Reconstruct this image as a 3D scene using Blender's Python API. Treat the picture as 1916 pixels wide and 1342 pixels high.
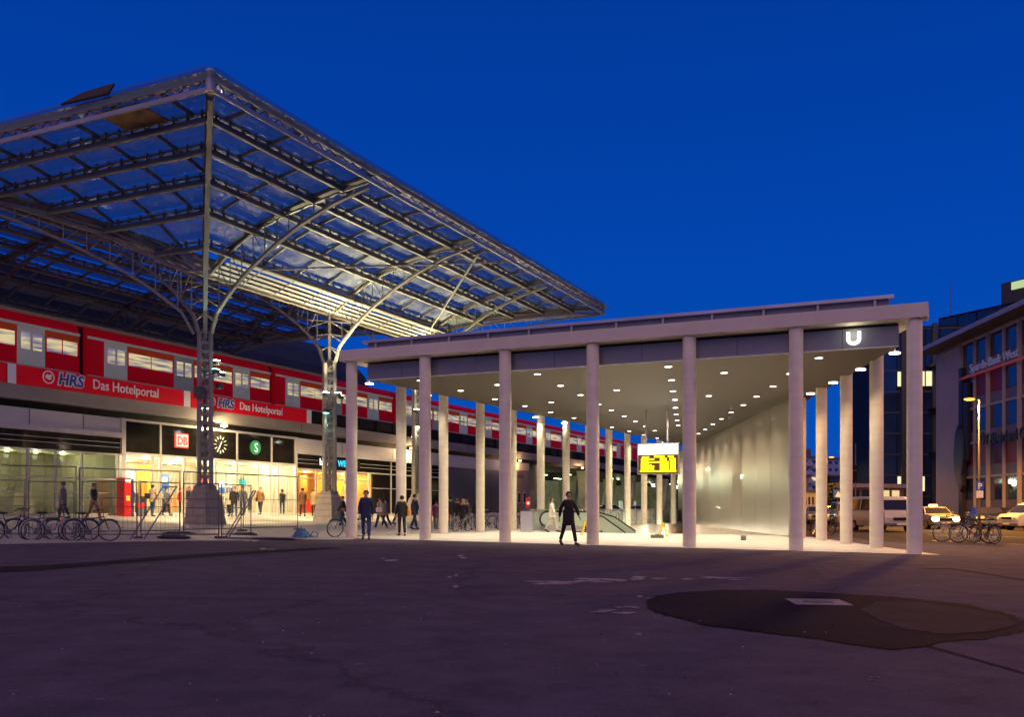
import bpy, bmesh, math, random
from mathutils import Vector, Matrix
random.seed(7)
for o in list(bpy.data.objects): bpy.data.objects.remove(o)
SC = bpy.context.scene; COL = SC.collection
R = math.radians

# ---------------------------------------------------------------- camera, sky, exposure
CAMH = 1.25
cam = bpy.data.cameras.new('camera'); co = bpy.data.objects.new('camera', cam); COL.objects.link(co)
co.location = (0, 0, CAMH); co.rotation_euler = (R(90), 0, 0)
cam.sensor_width = 36; cam.sensor_fit = 'HORIZONTAL'; cam.lens = 36 * 1700 / 1916
cam.shift_y = 276 / 1916; cam.clip_end = 3000; cam.clip_start = 0.1
SC.camera = co
SC.view_settings.view_transform = 'Standard'; SC.view_settings.look = 'None'
SC.view_settings.exposure = 0; SC.view_settings.gamma = 1
W = bpy.data.worlds.new("World"); SC.world = W; W.use_nodes = True
nt = W.node_tree; nt.nodes.clear()
tc = nt.nodes.new('ShaderNodeTexCoord'); sep = nt.nodes.new('ShaderNodeSeparateXYZ')
rp = nt.nodes.new('ShaderNodeValToRGB'); bg = nt.nodes.new('ShaderNodeBackground'); wo = nt.nodes.new('ShaderNodeOutputWorld')
nt.links.new(tc.outputs['Generated'], sep.inputs[0]); nt.links.new(sep.outputs['Z'], rp.inputs[0])
nt.links.new(rp.outputs[0], bg.inputs[0]); nt.links.new(bg.outputs[0], wo.inputs[0])
cr = rp.color_ramp
cr.elements[0].position = 0.0; cr.elements[0].color = (0.004, 0.070, 0.40, 1)
cr.elements[1].position = 1.0; cr.elements[1].color = (0.001, 0.018, 0.16, 1)
for p, c in ((0.10, (0.001, 0.068, 0.405, 1)), (0.28, (0.0005, 0.052, 0.375, 1)), (0.50, (0.0004, 0.037, 0.285, 1))):
    e = cr.elements.new(p); e.color = c
bg.inputs[1].default_value = 1.10
# the faint pinkish glow of the city behind the camera
sl = bpy.data.lights.new('sun', 'SUN'); sl.energy = 1.08; sl.angle = R(70); sl.color = (1.0, 0.57, 0.43)
so = bpy.data.objects.new('sun', sl); COL.objects.link(so); so.rotation_euler = (R(48), 0, R(-14))

# ---------------------------------------------------------------- frames and helpers
FPX = 1700.0; K = 0.0088                        # the plaza falls slightly to the right
def hy(x): return 947 + K * (x - 958)
def gz(x): return -K * x
def at(px, Y): return ((px - 958) / FPX * Y, Y)
def gp(px, py, z=0.0):                          # a ground position seen at (px, py)
    Y = (CAMH - z) * FPX / (py - hy(px)); return ((px - 958) / FPX * Y, Y)
class Fr:
    def __init__(s, o, ax):
        s.o = Vector((o[0], o[1])); s.x = Vector(ax).normalized(); s.n = Vector((s.x.y, -s.x.x))
    def p(s, a, b, z):
        q = s.o + s.x * a + s.n * b; return (q.x, q.y, z)
    def a_at(s, px, b):                         # distance along the frame seen at column px
        r = (px - 958) / FPX; q = s.o + s.n * b
        return (r * q.y - q.x) / (s.x.x - r * s.x.y)
WF = Fr((0, 0), (1, 0))                         # plain world frame: b = -y
TU = 0.479
U = Vector((math.sin(math.atan(TU)), math.cos(math.atan(TU))))
M1 = (-15.2, 45.0)
ST = Fr(M1, U)                                  # station: a along tracks, b towards the plaza
C1 = Vector((-6.07, 34.4)); C7 = Vector((11.43, 25.8))
PF = Fr(C1, C7 - C1)                            # pavilion front
PL = Fr(C1, (0.4698, 0.8828))                   # left row: b to the right/inside
PR = Fr(C7, (0.0711, 0.9975))                   # right row: b outwards
class MB:
    def __init__(s): s.v = []; s.f = []
    def add(s, vs, fs):
        n = len(s.v); s.v += [tuple(v) for v in vs]; s.f += [tuple(i + n for i in f) for f in fs]; return s
    def box(s, F, a0, a1, b0, b1, z0, z1):
        vs = [F.p(a, b, z) for z in (z0, z1) for a, b in ((a0, b0), (a1, b0), (a1, b1), (a0, b1))]
        return s.add(vs, [(0, 1, 2, 3), (7, 6, 5, 4), (0, 4, 5, 1), (1, 5, 6, 2), (2, 6, 7, 3), (3, 7, 4, 0)])
    def bar(s, p, q, w, h=None, up=(0, 0, 1)):
        h = h or w; p = Vector(p); q = Vector(q); d = (q - p).normalized(); up = Vector(up)
        if abs(d.dot(up)) > .98: up = Vector((1, 0, 0))
        r = d.cross(up).normalized() * w / 2; u = r.cross(d).normalized() * h / 2
        vs = [e + a * r + b * u for e in (p, q) for a, b in ((-1, -1), (1, -1), (1, 1), (-1, 1))]
        return s.add(vs, [(3, 2, 1, 0), (4, 5, 6, 7), (0, 1, 5, 4), (1, 2, 6, 5), (2, 3, 7, 6), (3, 0, 4, 7)])
    def tube(s, pts, rad, n=8, cap=True):
        pts = [Vector(p) for p in pts]; m = len(pts)
        rs = rad if isinstance(rad, (list, tuple)) else [rad] * m
        ref = None; vs = []
        for i, p in enumerate(pts):
            d = (pts[min(i + 1, m - 1)] - pts[max(i - 1, 0)]).normalized()
            if ref is None:
                ref = d.cross(Vector((0, 0, 1)) if abs(d.z) < .9 else Vector((0, 1, 0))).normalized()
            ref = (ref - d * ref.dot(d)).normalized(); o = d.cross(ref)
            for k in range(n):
                t = 2 * math.pi * k / n; vs.append(p + (ref * math.cos(t) + o * math.sin(t)) * rs[i])
        fs = [(i * n + k, i * n + (k + 1) % n, (i + 1) * n + (k + 1) % n, (i + 1) * n + k) for i in range(m - 1) for k in range(n)]
        if cap: fs += [tuple(range(n - 1, -1, -1)), tuple((m - 1) * n + k for k in range(n))]
        return s.add(vs, fs)
    def cyl(s, c, r, h, n=16, r2=None):
        c = Vector(c); return s.tube([c, c + Vector((0, 0, h))], [r, r if r2 is None else r2], n)
    def prism(s, poly, z0, z1):
        n = len(poly); vs = [(x, y, z0) for x, y in poly] + [(x, y, z1) for x, y in poly]
        return s.add(vs, [tuple(range(n - 1, -1, -1)), tuple(range(n, 2 * n))] + [(i, (i + 1) % n, n + (i + 1) % n, n + i) for i in range(n)])
    def quad(s, a, b, c, d): return s.add([a, b, c, d], [(0, 1, 2, 3)])
    def ball(s, c, r, n=10, m=7):
        c = Vector(c); r = Vector(r) if not isinstance(r, (int, float)) else Vector((r, r, r)); vs = [c + Vector((0, 0, r.z))]
        for i in range(1, m):
            t = math.pi * i / m
            for k in range(n):
                f = 2 * math.pi * k / n
                vs.append(c + Vector((r.x * math.sin(t) * math.cos(f), r.y * math.sin(t) * math.sin(f), r.z * math.cos(t))))
        vs.append(c - Vector((0, 0, r.z))); L = len(vs) - 1
        fs = [(0, 1 + k, 1 + (k + 1) % n) for k in range(n)]
        fs += [(1 + i * n + k, 1 + (i + 1) * n + k, 1 + (i + 1) * n + (k + 1) % n, 1 + i * n + (k + 1) % n) for i in range(m - 2) for k in range(n)]
        fs += [(L, 1 + (m - 2) * n + (k + 1) % n, 1 + (m - 2) * n + k) for k in range(n)]
        return s.add(vs, fs)
    def obj(s, name, mat, parent=None, world=True, smooth=False, bevel=0):
        """world=True: coordinates are plaza coordinates, dropped by the cross fall and made relative to the parent"""
        me = bpy.data.meshes.new(name)
        if world:
            o = parent_world(parent)
            vs = [(x - o.x, y - o.y, z + gz(x) - o.z) for x, y, z in s.v]
        else: vs = s.v
        me.from_pydata([tuple(v) for v in vs], [], s.f); me.validate()
        bm = bmesh.new(); bm.from_mesh(me); bmesh.ops.recalc_face_normals(bm, faces=bm.faces)
        bm.to_mesh(me); bm.free()
        if smooth:
            for p in me.polygons: p.use_smooth = True
            me.set_sharp_from_angle(angle=R(38))
        me.materials.append(mat)
        ob = bpy.data.objects.new(name, me); COL.objects.link(ob); ob.parent = parent
        if bevel:
            b = ob.modifiers.new('bevel', 'BEVEL'); b.width = bevel; b.segments = 2; b.limit_method = 'ANGLE'
        return ob
def parent_world(p):
    v = Vector((0, 0, 0))
    while p is not None: v = v + p.location; p = p.parent
    return v
def tag(o, label=None, cat=None, group=None, kind=None):
    for k, x in (('label', label), ('category', cat), ('group', group), ('kind', kind)):
        if x: o[k] = x
    return o
def thing(name, label, cat, x=0, y=0, z=0, rz=0, group=None, grade=True):
    o = bpy.data.objects.new(name, None); COL.objects.link(o); o.empty_display_size = .2
    o.location = (x, y, z + (gz(x) if grade else 0)); o.rotation_euler = (0, 0, rz)
    return tag(o, label, cat, group)
def kids(o): return [c for c in bpy.data.objects if c.parent == o]
def copy_tree(o, parent=None):
    c = o.copy(); COL.objects.link(c); c.parent = parent
    for ch in kids(o): copy_tree(ch, c)
    return c
def place(o, x, y, z=0, rz=0, label=None, group=None):
    o.location = (x, y, z + gz(x)); o.rotation_euler = (0, 0, rz)
    return tag(o, label, None, group)

# ---------------------------------------------------------------- materials
MT = {}
def mat(name, c, rough=.6, metal=0, var=.15, scale=3, bump=0, emit=None, es=0, spec=.5, coat=0, streak=None):
    if name in MT: return MT[name]
    m = bpy.data.materials.new(name); m.use_nodes = True; n = m.node_tree.nodes; l = m.node_tree.links
    b = n['Principled BSDF']; b.inputs['Roughness'].default_value = rough; b.inputs['Metallic'].default_value = metal
    b.inputs['Specular IOR Level'].default_value = spec; b.inputs['Coat Weight'].default_value = coat
    b.inputs['Base Color'].default_value = (*c, 1)
    if var:
        t = n.new('ShaderNodeTexCoord'); mp = n.new('ShaderNodeMapping'); no = n.new('ShaderNodeTexNoise'); r = n.new('ShaderNodeValToRGB')
        l.new(t.outputs['Object'], mp.inputs[0]); l.new(mp.outputs[0], no.inputs['Vector'])
        if streak: mp.inputs['Scale'].default_value = streak
        no.inputs['Scale'].default_value = scale; no.inputs['Detail'].default_value = 6; no.inputs['Roughness'].default_value = .6
        r.color_ramp.elements[0].position = .3; r.color_ramp.elements[1].position = .7
        r.color_ramp.elements[0].color = (*[x * (1 - var) for x in c], 1); r.color_ramp.elements[1].color = (*[min(1, x * (1 + var)) for x in c], 1)
        l.new(no.outputs[0], r.inputs[0]); l.new(r.outputs[0], b.inputs['Base Color'])
        if bump:
            bp = n.new('ShaderNodeBump'); bp.inputs['Strength'].default_value = bump; bp.inputs['Distance'].default_value = .02
            l.new(no.outputs[0], bp.inputs['Height']); l.new(bp.outputs[0], b.inputs['Normal'])
    if emit:
        b.inputs['Emission Color'].default_value = (*emit, 1); b.inputs['Emission Strength'].default_value = es
    MT[name] = m; return m
def glow(name, c, s): return mat(name, (.02, .02, .02), var=0, emit=c, es=s)
def glass(name, tint=(.8, .9, .95), refl=.12, rough=.03, pale_sheen=0):
    if name in MT: return MT[name]
    m = bpy.data.materials.new(name); m.use_nodes = True; n = m.node_tree.nodes; l = m.node_tree.links; n.clear()
    o = n.new('ShaderNodeOutputMaterial'); mx = n.new('ShaderNodeMixShader'); t = n.new('ShaderNodeBsdfTransparent'); g = n.new('ShaderNodeBsdfGlossy')
    f = n.new('ShaderNodeFresnel'); f.inputs[0].default_value = 1.5; ma = n.new('ShaderNodeMath'); ma.operation = 'ADD'; ma.use_clamp = True; ma.inputs[1].default_value = refl
    t.inputs[0].default_value = (*tint, 1); g.inputs['Roughness'].default_value = rough; g.inputs['Color'].default_value = (.9, .95, 1, 1)
    ge = n.new('ShaderNodeNewGeometry'); mr = n.new('ShaderNodeMapRange'); mr.inputs[3].default_value = 1.5; mr.inputs[4].default_value = 1 / 1.5; l.new(ge.outputs['Backfacing'], mr.inputs[0]); l.new(mr.outputs[0], f.inputs[0]); l.new(f.outputs[0], ma.inputs[0]); l.new(ma.outputs[0], mx.inputs[0]); l.new(t.outputs[0], mx.inputs[1]); l.new(g.outputs[0], mx.inputs[2]); l.new(mx.outputs[0], o.inputs[0])
    if pale_sheen:  # pale diffuse patches imitating lit reflections in the glass
        d = n.new('ShaderNodeBsdfDiffuse'); d.inputs[0].default_value = (.42, .46, .46, 1); m2 = n.new('ShaderNodeMixShader'); t2 = n.new('ShaderNodeTexCoord'); no = n.new('ShaderNodeTexNoise'); no.inputs['Scale'].default_value = .8; no.inputs['Detail'].default_value = 3
        rr = n.new('ShaderNodeMapRange'); rr.inputs[1].default_value = .35; rr.inputs[2].default_value = .7; rr.inputs[3].default_value = pale_sheen * .4; rr.inputs[4].default_value = pale_sheen * 1.8
        l.new(t2.outputs['Object'], no.inputs['Vector']); l.new(no.outputs[0], rr.inputs[0]); l.new(rr.outputs[0], m2.inputs[0]); l.new(mx.outputs[0], m2.inputs[1]); l.new(d.outputs[0], m2.inputs[2]); l.new(m2.outputs[0], o.inputs[0])
    MT[name] = m; return m
concrete = mat('pale_concrete', (.56, .50, .47), .75, var=.10, scale=2.5, bump=.15)
concrete_col = mat('column_concrete', (.74, .665, .52), .75, var=.09, scale=1.3, bump=.12, streak=(.5, .5, 2.6))
beam_m = mat('beam_concrete', (.62, .56, .45), .75, var=.08, scale=.9, bump=.08)
steel_l = mat('painted_steel', (.36, .34, .34), .5, .1, var=.12, scale=2)
steel_d = mat('dark_steel', (.10, .095, .10), .5, .2, var=.15, scale=2)
steel_eave = mat('eave_aluminium', (.37, .35, .35), .45, .1, var=.12, scale=.8)
black_m = mat('black_panel', (.014, .012, .012), .65, var=.2, spec=.15)
black_glass = mat('black_glass', (.012, .010, .008), .08, var=.2, spec=.6)
chrome = mat('steel_bright', (.6, .6, .6), .3, .9, var=.08)
rubber = mat('rubber', (.015, .015, .016), .7, var=.2)
white_p = mat('white_paint', (.75, .73, .70), .45, var=.06)
def light(name, kind, loc, power, color, parent=None, size=.1, rot=None, spot=None, blend=.4):
    L = bpy.data.lights.new(name, kind); L.energy = power; L.color = color
    if kind == 'SPOT': L.spot_size = R(spot); L.spot_blend = blend; L.shadow_soft_size = size
    elif kind == 'AREA': L.size = size
    else: L.shadow_soft_size = size
    o = bpy.data.objects.new(name, L); COL.objects.link(o)
    w = parent_world(parent); o.parent = parent
    o.location = (loc[0] - w.x, loc[1] - w.y, loc[2] + gz(loc[0]) - w.z)
    if rot: o.rotation_euler = rot
    return o
def aim(o, d): o.rotation_euler = Vector(d).to_track_quat('-Z', 'Y').to_euler()
def text(s, name, F, a, b, z, size, m, parent, ext=.03, shear=0, bold=0, align='LEFT', sx=1, sag=0, width=None):
    c = bpy.data.curves.new(name, 'FONT'); c.body = s; c.size = size; c.extrude = ext; c.shear = shear; c.offset = bold; c.align_x = align; c.resolution_u = 3
    t = bpy.data.objects.new(name, c); COL.objects.link(t)
    bpy.context.view_layer.update()
    me = bpy.data.meshes.new_from_object(t.evaluated_get(bpy.context.evaluated_depsgraph_get())); bpy.data.objects.remove(t)
    w = parent_world(parent); q = F.p(a, b, z)
    if width: sx = width / max(v.co.x for v in me.vertices)
    for v in me.vertices:
        x, y, zz = v.co; P = F.p(a + x * sx, b + zz, z + y - sag * x); v.co = (P[0] - w.x, P[1] - w.y, P[2] + gz(P[0]) - w.z)
    me.materials.clear(); me.materials.append(m); me.name = name
    o = bpy.data.objects.new(name, me); COL.objects.link(o); o.parent = parent; return o
# ================================================================ GROUND
def ground_mat(name, c1, c2, speck, cracks=.0):
    m = bpy.data.materials.new(name); m.use_nodes = True; n = m.node_tree.nodes; l = m.node_tree.links; b = n['Principled BSDF']
    t = n.new('ShaderNodeTexCoord')
    def noise(s, d=8, r=.6):
        q = n.new('ShaderNodeTexNoise'); q.inputs['Scale'].default_value = s; q.inputs['Detail'].default_value = d; q.inputs['Roughness'].default_value = r
        l.new(t.outputs['Object'], q.inputs['Vector']); return q
    big = noise(.16, 8, .65); mid = noise(1.4, 8, .7); fine = noise(55, 3, .6)
    r1 = n.new('ShaderNodeValToRGB'); r1.color_ramp.elements[0].position = .35; r1.color_ramp.elements[1].position = .65
    r1.color_ramp.elements[0].color = (*c1, 1); r1.color_ramp.elements[1].color = (*c2, 1); l.new(big.outputs[0], r1.inputs[0])
    mx = n.new('ShaderNodeMix'); mx.data_type = 'RGBA'; mx.blend_type = 'MULTIPLY'; mx.inputs[0].default_value = 1
    r2 = n.new('ShaderNodeValToRGB'); r2.color_ramp.elements[0].position = .3; r2.color_ramp.elements[1].position = .7
    r2.color_ramp.elements[0].color = (.72, .72, .72, 1); r2.color_ramp.elements[1].color = (1.25, 1.25, 1.25, 1); l.new(mid.outputs[0], r2.inputs[0])
    l.new(r1.outputs[0], mx.inputs[6]); l.new(r2.outputs[0], mx.inputs[7])
    vo = n.new('ShaderNodeTexVoronoi'); vo.inputs['Scale'].default_value = 1.3; l.new(t.outputs['Object'], vo.inputs['Vector'])
    r3 = n.new('ShaderNodeValToRGB'); r3.color_ramp.elements[0].position = .035; r3.color_ramp.elements[1].position = .05
    r3.color_ramp.elements[0].color = (speck, speck, speck, 1); r3.color_ramp.elements[1].color = (0, 0, 0, 1); l.new(vo.outputs['Distance'], r3.inputs[0])
    ad = n.new('ShaderNodeMix'); ad.data_type = 'RGBA'; ad.blend_type = 'ADD'; ad.inputs[0].default_value = 1
    l.new(mx.outputs[2], ad.inputs[6]); l.new(r3.outputs[0], ad.inputs[7])
    r4 = n.new('ShaderNodeValToRGB'); r4.color_ramp.elements[0].color = (.5, .5, .5, 1); r4.color_ramp.elements[1].color = (1.5, 1.5, 1.5, 1)
    l.new(fine.outputs[0], r4.inputs[0])
    m2 = n.new('ShaderNodeMix'); m2.data_type = 'RGBA'; m2.blend_type = 'MULTIPLY'; m2.inputs[0].default_value = 1
    l.new(ad.outputs[2], m2.inputs[6]); l.new(r4.outputs[0], m2.inputs[7])
    last = m2.outputs[2]
    if cracks:
        ds = noise(.9, 5, .7); va = n.new('ShaderNodeVectorMath'); va.operation = 'ADD'; sc = n.new('ShaderNodeVectorMath'); sc.operation = 'SCALE'; sc.inputs[3].default_value = 1.6
        l.new(ds.outputs['Color'], sc.inputs[0]); l.new(t.outputs['Object'], va.inputs[0]); l.new(sc.outputs[0], va.inputs[1])
        v2 = n.new('ShaderNodeTexVoronoi'); v2.feature = 'DISTANCE_TO_EDGE'; v2.inputs['Scale'].default_value = .13; l.new(va.outputs[0], v2.inputs['Vector'])
        r5 = n.new('ShaderNodeValToRGB'); r5.color_ramp.elements[0].position = .002; r5.color_ramp.elements[1].position = .009
        r5.color_ramp.elements[0].color = (cracks, cracks, cracks, 1); r5.color_ramp.elements[1].color = (1, 1, 1, 1); l.new(v2.outputs[0], r5.inputs[0])
        m3 = n.new('ShaderNodeMix'); m3.data_type = 'RGBA'; m3.blend_type = 'MULTIPLY'; m3.inputs[0].default_value = 1
        l.new(last, m3.inputs[6]); l.new(r5.outputs[0], m3.inputs[7]); last = m3.outputs[2]
    l.new(last, b.inputs['Base Color']); b.inputs['Roughness'].default_value = .9; b.inputs['Specular IOR Level'].default_value = .04
    bp = n.new('ShaderNodeBump'); bp.inputs['Strength'].default_value = .5; bp.inputs['Distance'].default_value = .012
    l.new(fine.outputs[0], bp.inputs['Height']); l.new(bp.outputs[0], b.inputs['Normal'])
    return m
def paving_mat(name, c, bw=.8, bh=.4, rot=0, mortar=.55):
    m = bpy.data.materials.new(name); m.use_nodes = True; n = m.node_tree.nodes; l = m.node_tree.links; b = n['Principled BSDF']
    t = n.new('ShaderNodeTexCoord'); mp = n.new('ShaderNodeMapping'); mp.inputs['Rotation'].default_value = (0, 0, rot); br = n.new('ShaderNodeTexBrick')
    br.inputs['Scale'].default_value = 1; br.inputs['Brick Width'].default_value = bw; br.inputs['Row Height'].default_value = bh; br.inputs['Mortar Size'].default_value = .012
    br.inputs['Color1'].default_value = (*c, 1); br.inputs['Color2'].default_value = (*[x * .86 for x in c], 1); br.inputs['Mortar'].default_value = (*[x * mortar for x in c], 1)
    no = n.new('ShaderNodeTexNoise'); no.inputs['Scale'].default_value = .7; no.inputs['Detail'].default_value = 7
    r = n.new('ShaderNodeValToRGB'); r.color_ramp.elements[0].color = (.7, .7, .7, 1); r.color_ramp.elements[1].color = (1.2, 1.2, 1.2, 1)
    mx = n.new('ShaderNodeMix'); mx.data_type = 'RGBA'; mx.blend_type = 'MULTIPLY'; mx.inputs[0].default_value = 1
    l.new(t.outputs['Object'], mp.inputs[0]); l.new(mp.outputs[0], br.inputs['Vector']); l.new(t.outputs['Object'], no.inputs['Vector']); l.new(no.outputs[0], r.inputs[0])
    l.new(br.outputs[0], mx.inputs[6]); l.new(r.outputs[0], mx.inputs[7]); l.new(mx.outputs[2], b.inputs['Base Color']); b.inputs['Roughness'].default_value = .6
    return m
asphalt = ground_mat('plaza_asphalt', (.094, .073, .094), (.114, .089, .112), .05, cracks=.72)
pave = paving_mat('pale_paving', (.42, .38, .33), rot=-R(25.6))
hallpave = paving_mat('pavilion_paving', (.62, .57, .50), 1.2, .6, rot=-R(26))
road_m = ground_mat('road_asphalt', (.055, .05, .048), (.07, .064, .06), .02)
def sheet(name, polys, m, z, label=None):
    b = MB()
    for p in polys: b.add([(x, y, z if len(q) == 0 else q[0]) for x, y, *q in p], [tuple(range(len(p)))])
    o = b.obj(name, m); tag(o, None, None, None, 'structure'); return o
# one large sheet with the stairwell opening left out of it
def pl(k, off=0): q = C1 + Vector(PL.x) * k; q = q + Vector(PL.n) * off; return (q.x, q.y)
def pr(k, off=0): q = C7 + Vector(PR.x) * k; q = q + Vector(PR.n) * off; return (q.x, q.y)
BAY = 3.25
OA = (0.9, 43.9); OB = (12.30, 41.5); OC = (15.0, 78.2)           # stairwell corners: near left, near right, far apex
OB = (12.10, 41.5)
def ring(z):
    E = 1500
    outer = [(-E, -30), (E, -30), (E, E), (-E, E)]
    h = [OA, OB, OC]
    return [[outer[0], outer[1], h[1], h[0]], [outer[1], outer[2], h[2], h[1]], [outer[2], outer[3], h[0], h[2]], [outer[3], outer[0], h[0]]]
sheet('ground', ring(0), asphalt, 0)
# pavilion floor, just above the asphalt
f0 = PF.p(-1.0, .75, 0)[:2]; f1 = PF.p(20.2, .62, 0)[:2]
ap = (16.6, 83)
sheet('pavement', [[f0, f1, OB, OA], [f1, ap, OC, OB], [ap, f0, OA, OC]], hallpave, .006)
# pale forecourt that climbs gently to the station doors
def stp(a, b, z): x, y, _ = ST.p(a, b, 0); return (x, y, z)
def edge(px, py): x, y = gp(px, py); return (x, y, .004)
e = [edge(-700, 1034), edge(-200, 1022), edge(0, 1019), edge(150, 1016), edge(330, 1013), edge(560, 1010.5), edge(660, 1010)]
FZ = .56
top = [stp(-45, -7.0, FZ), stp(54, -7.0, FZ)]
mid = [stp(-45, -1.5, .30), stp(54, -2.5, .22)]
fc = MB()
low = e + [(PL.p(0, -.2, 0)[0], PL.p(0, -.2, 0)[1], .010), (PL.p(30, -.2, 0)[0], PL.p(30, -.2, 0)[1], .010), (PL.p(56, -.2, 0)[0], PL.p(56, -.2, 0)[1], .010)]
n = len(low)
ms = [stp(-38 + 92 * i / (n - 1), -1.6, .26) for i in range(n)]
ts = [stp(-38 + 92 * i / (n - 1), -7.0, FZ) for i in range(n)]
bs = [stp(-38 + 92 * i / (n - 1), -13.0, FZ) for i in range(n)]
fc.add(low + ms + ts + bs, [(r * n + i, r * n + i + 1, (r + 1) * n + i + 1, (r + 1) * n + i) for r in range(3) for i in range(n - 1)])
tag(fc.obj('pavement_station', pave), kind='structure')
# road on the right
ro = [gp(1500, 1003), gp(1740, 1016), gp(2300, 1040), (120, 30), (120, 240), (60, 400), (34, 200), (22, 90)]
ro = [(16.6, 46), (13.9, 35.5), (19, 33.2), (40, 27), (90, 20), (110, 80), (100, 400), (38, 420), (22, 95)]
sheet('road', [ro], road_m, .008)
sheet('pavement_street', [[(38, 42), (120, 28), (120, 400), (47, 400), (45.6, 92), (39.6, 60)]], pave, .12)
lines = MB()
lw = mat('road_paint', (.6, .58, .5), .6, var=.25, scale=4)
def stripe(p, q, w):
    p = Vector(p); q = Vector(q); d = (q - p).normalized(); s = Vector((d.y, -d.x)) * w / 2
    lines.add([(*(p - s), .012), (*(p + s), .012), (*(q + s), .012), (*(q - s), .012)], [(0, 1, 2, 3)])
stripe(gp(1735, 1002), gp(1960, 1008), .25); stripe(gp(1745, 1013), gp(1960, 1022), .16)
stripe(gp(1500, 992), gp(1690, 996), .2)
tag(lines.obj('road_marking', lw), kind='structure')
# darker asphalt patch, its inner repair and pale scuffs
def poly_px(pts, z, jit=0):
    out = []
    for i, (a, b) in enumerate(pts):
        c, d = pts[(i + 1) % len(pts)]
        for k in range(12):
            t = k / 12; x, y = gp(a + (c - a) * t, b + (d - b) * t); out.append((x + random.uniform(-jit, jit), y + random.uniform(-jit, jit), z))
    return out
patch_m = ground_mat('patch_asphalt', (.013, .009, .020), (.026, .018, .036), 0)
patch2 = ground_mat('patch_asphalt_worn', (.036, .026, .036), (.058, .042, .056), .02)
def rough_patch(name, pts, m, z, jit=.03):
    p = poly_px(pts, z, jit); b = MB(); b.add(p, [tuple(range(len(p)))]); tag(b.obj(name, m), kind='structure')
rough_patch('ground_patch', [(1208, 1128), (1225, 1116), (1275, 1109), (1355, 1105), (1445, 1105), (1560, 1111), (1680, 1118), (1800, 1131), (1890, 1150), (1935, 1170), (1925, 1183), (1850, 1196), (1760, 1202), (1725, 1212), (1670, 1217), (1600, 1208), (1520, 1195), (1420, 1184), (1320, 1171), (1240, 1152), (1212, 1140)], patch_m, .004)
rough_patch('ground_patch_worn', [(1640, 1127), (1720, 1129), (1800, 1140), (1880, 1155), (1905, 1170), (1850, 1184), (1760, 1189), (1690, 1178), (1640, 1160), (1610, 1143)], patch2, .008)
scuff = ground_mat('scuffed_asphalt', (.34, .27, .29), (.44, .36, .38), .05)
random.seed(21)
for cx, cy, w, n in ((1060, 1091, 75, 9), (1130, 1087, 60, 9), (1330, 1083, 70, 6), (1215, 1082, 40, 4), (1150, 1145, 45, 8), (1175, 1140, 30, 4), (1205, 1118, 25, 3), (850, 1078, 14, 3), (855, 1101, 12, 2), (1196, 1187, 12, 2), (720, 1049, 25, 3), (860, 1043, 22, 2), (1640, 1271, 14, 2), (1310, 1165, 8, 2), (450, 1012, 50, 2), (500, 1030, 25, 2)):
    for k in range(n):
        x = cx + random.uniform(-w, w) * .7; y = cy + random.uniform(-3.5, 3.5); a = random.uniform(.25, .8) * w * .6; h = random.uniform(.7, 2.2)
        rough_patch('ground_scuff', [(x - a, y), (x - a * .4, y - h * .7), (x + a * .2, y - h * .5), (x + a, y - h * .3), (x + a * .6, y + h * .6), (x - a * .3, y + h)], scuff, .004 + .0005 * k, .025)
tarline = ground_mat('tar_seam', (.028, .023, .025), (.036, .03, .032), 0)
rough_patch('ground_seam', [(-40, 1062), (60, 1060), (180, 1052), (330, 1040), (480, 1031), (620, 1025), (640, 1027), (500, 1036), (350, 1046), (200, 1058), (60, 1070), (-40, 1074)], tarline, .005, .05)
random.seed(33); lt = MB()
for k in range(150):
    Y = 4.2 * math.exp(random.random() * 1.95); px = random.uniform(-20, 1930); x, y = at(px, Y)
    if y > 25 and -6 < x: continue
    s = random.uniform(.006, .022); an = random.uniform(0, 3.1); c_, s_ = math.cos(an) * s, math.sin(an) * s
    lt.add([(x - c_, y - s_, .006), (x + s_ * .6, y - c_ * .6, .009), (x + c_, y + s_, .006), (x - s_ * .6, y + c_ * .6, .016)], [(0, 1, 2, 3)])
tag(lt.obj('litter', mat('litter_pale', (.30, .26, .25), .8, var=.5, scale=2)), 'tiny pale scraps and grit scattered over the dark asphalt', 'litter', None, 'stuff')
rough_patch('ground_seam', [(1722, 1205), (1800, 1226), (1870, 1246), (1960, 1273), (1960, 1276), (1868, 1249), (1798, 1229), (1718, 1208)], tarline, .005, .01)
rough_patch('ground_seam', [(1700, 1066), (1780, 1064), (1850, 1075), (1960, 1092), (1960, 1094), (1848, 1077), (1780, 1066)], tarline, .005, .02)
rough_patch('ground_seam', [(1212, 1141), (1320, 1172), (1420, 1185), (1520, 1196), (1600, 1209), (1670, 1218), (1725, 1213), (1760, 1203), (1850, 1197), (1850, 1194), (1755, 1199), (1715, 1206), (1668, 1211), (1600, 1202), (1520, 1190), (1420, 1179), (1325, 1167), (1240, 1147)], mat('tar_edge', (.012, .008, .012), .9, var=.4, scale=8, spec=.05), .0075, .03)
# manhole slab in the patch
x0, y0 = gp(1530, 1128)
mh = thing('manhole_cover', 'square pale concrete manhole cover set in the dark asphalt patch', 'manhole cover', x0, y0)
mF = Fr((x0, y0), (1, -.1))
MB().box(mF, -.36, .36, -.36, .36, .004, .012).obj('frame', mat('cover_frame', (.26, .20, .21), .7, var=.2), mh)
MB().cyl((x0, y0, .008), .2, .009, 24).obj('lid', mat('cover_lid', (.10, .085, .085), .5, .5, var=.3, scale=20), mh)

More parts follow.
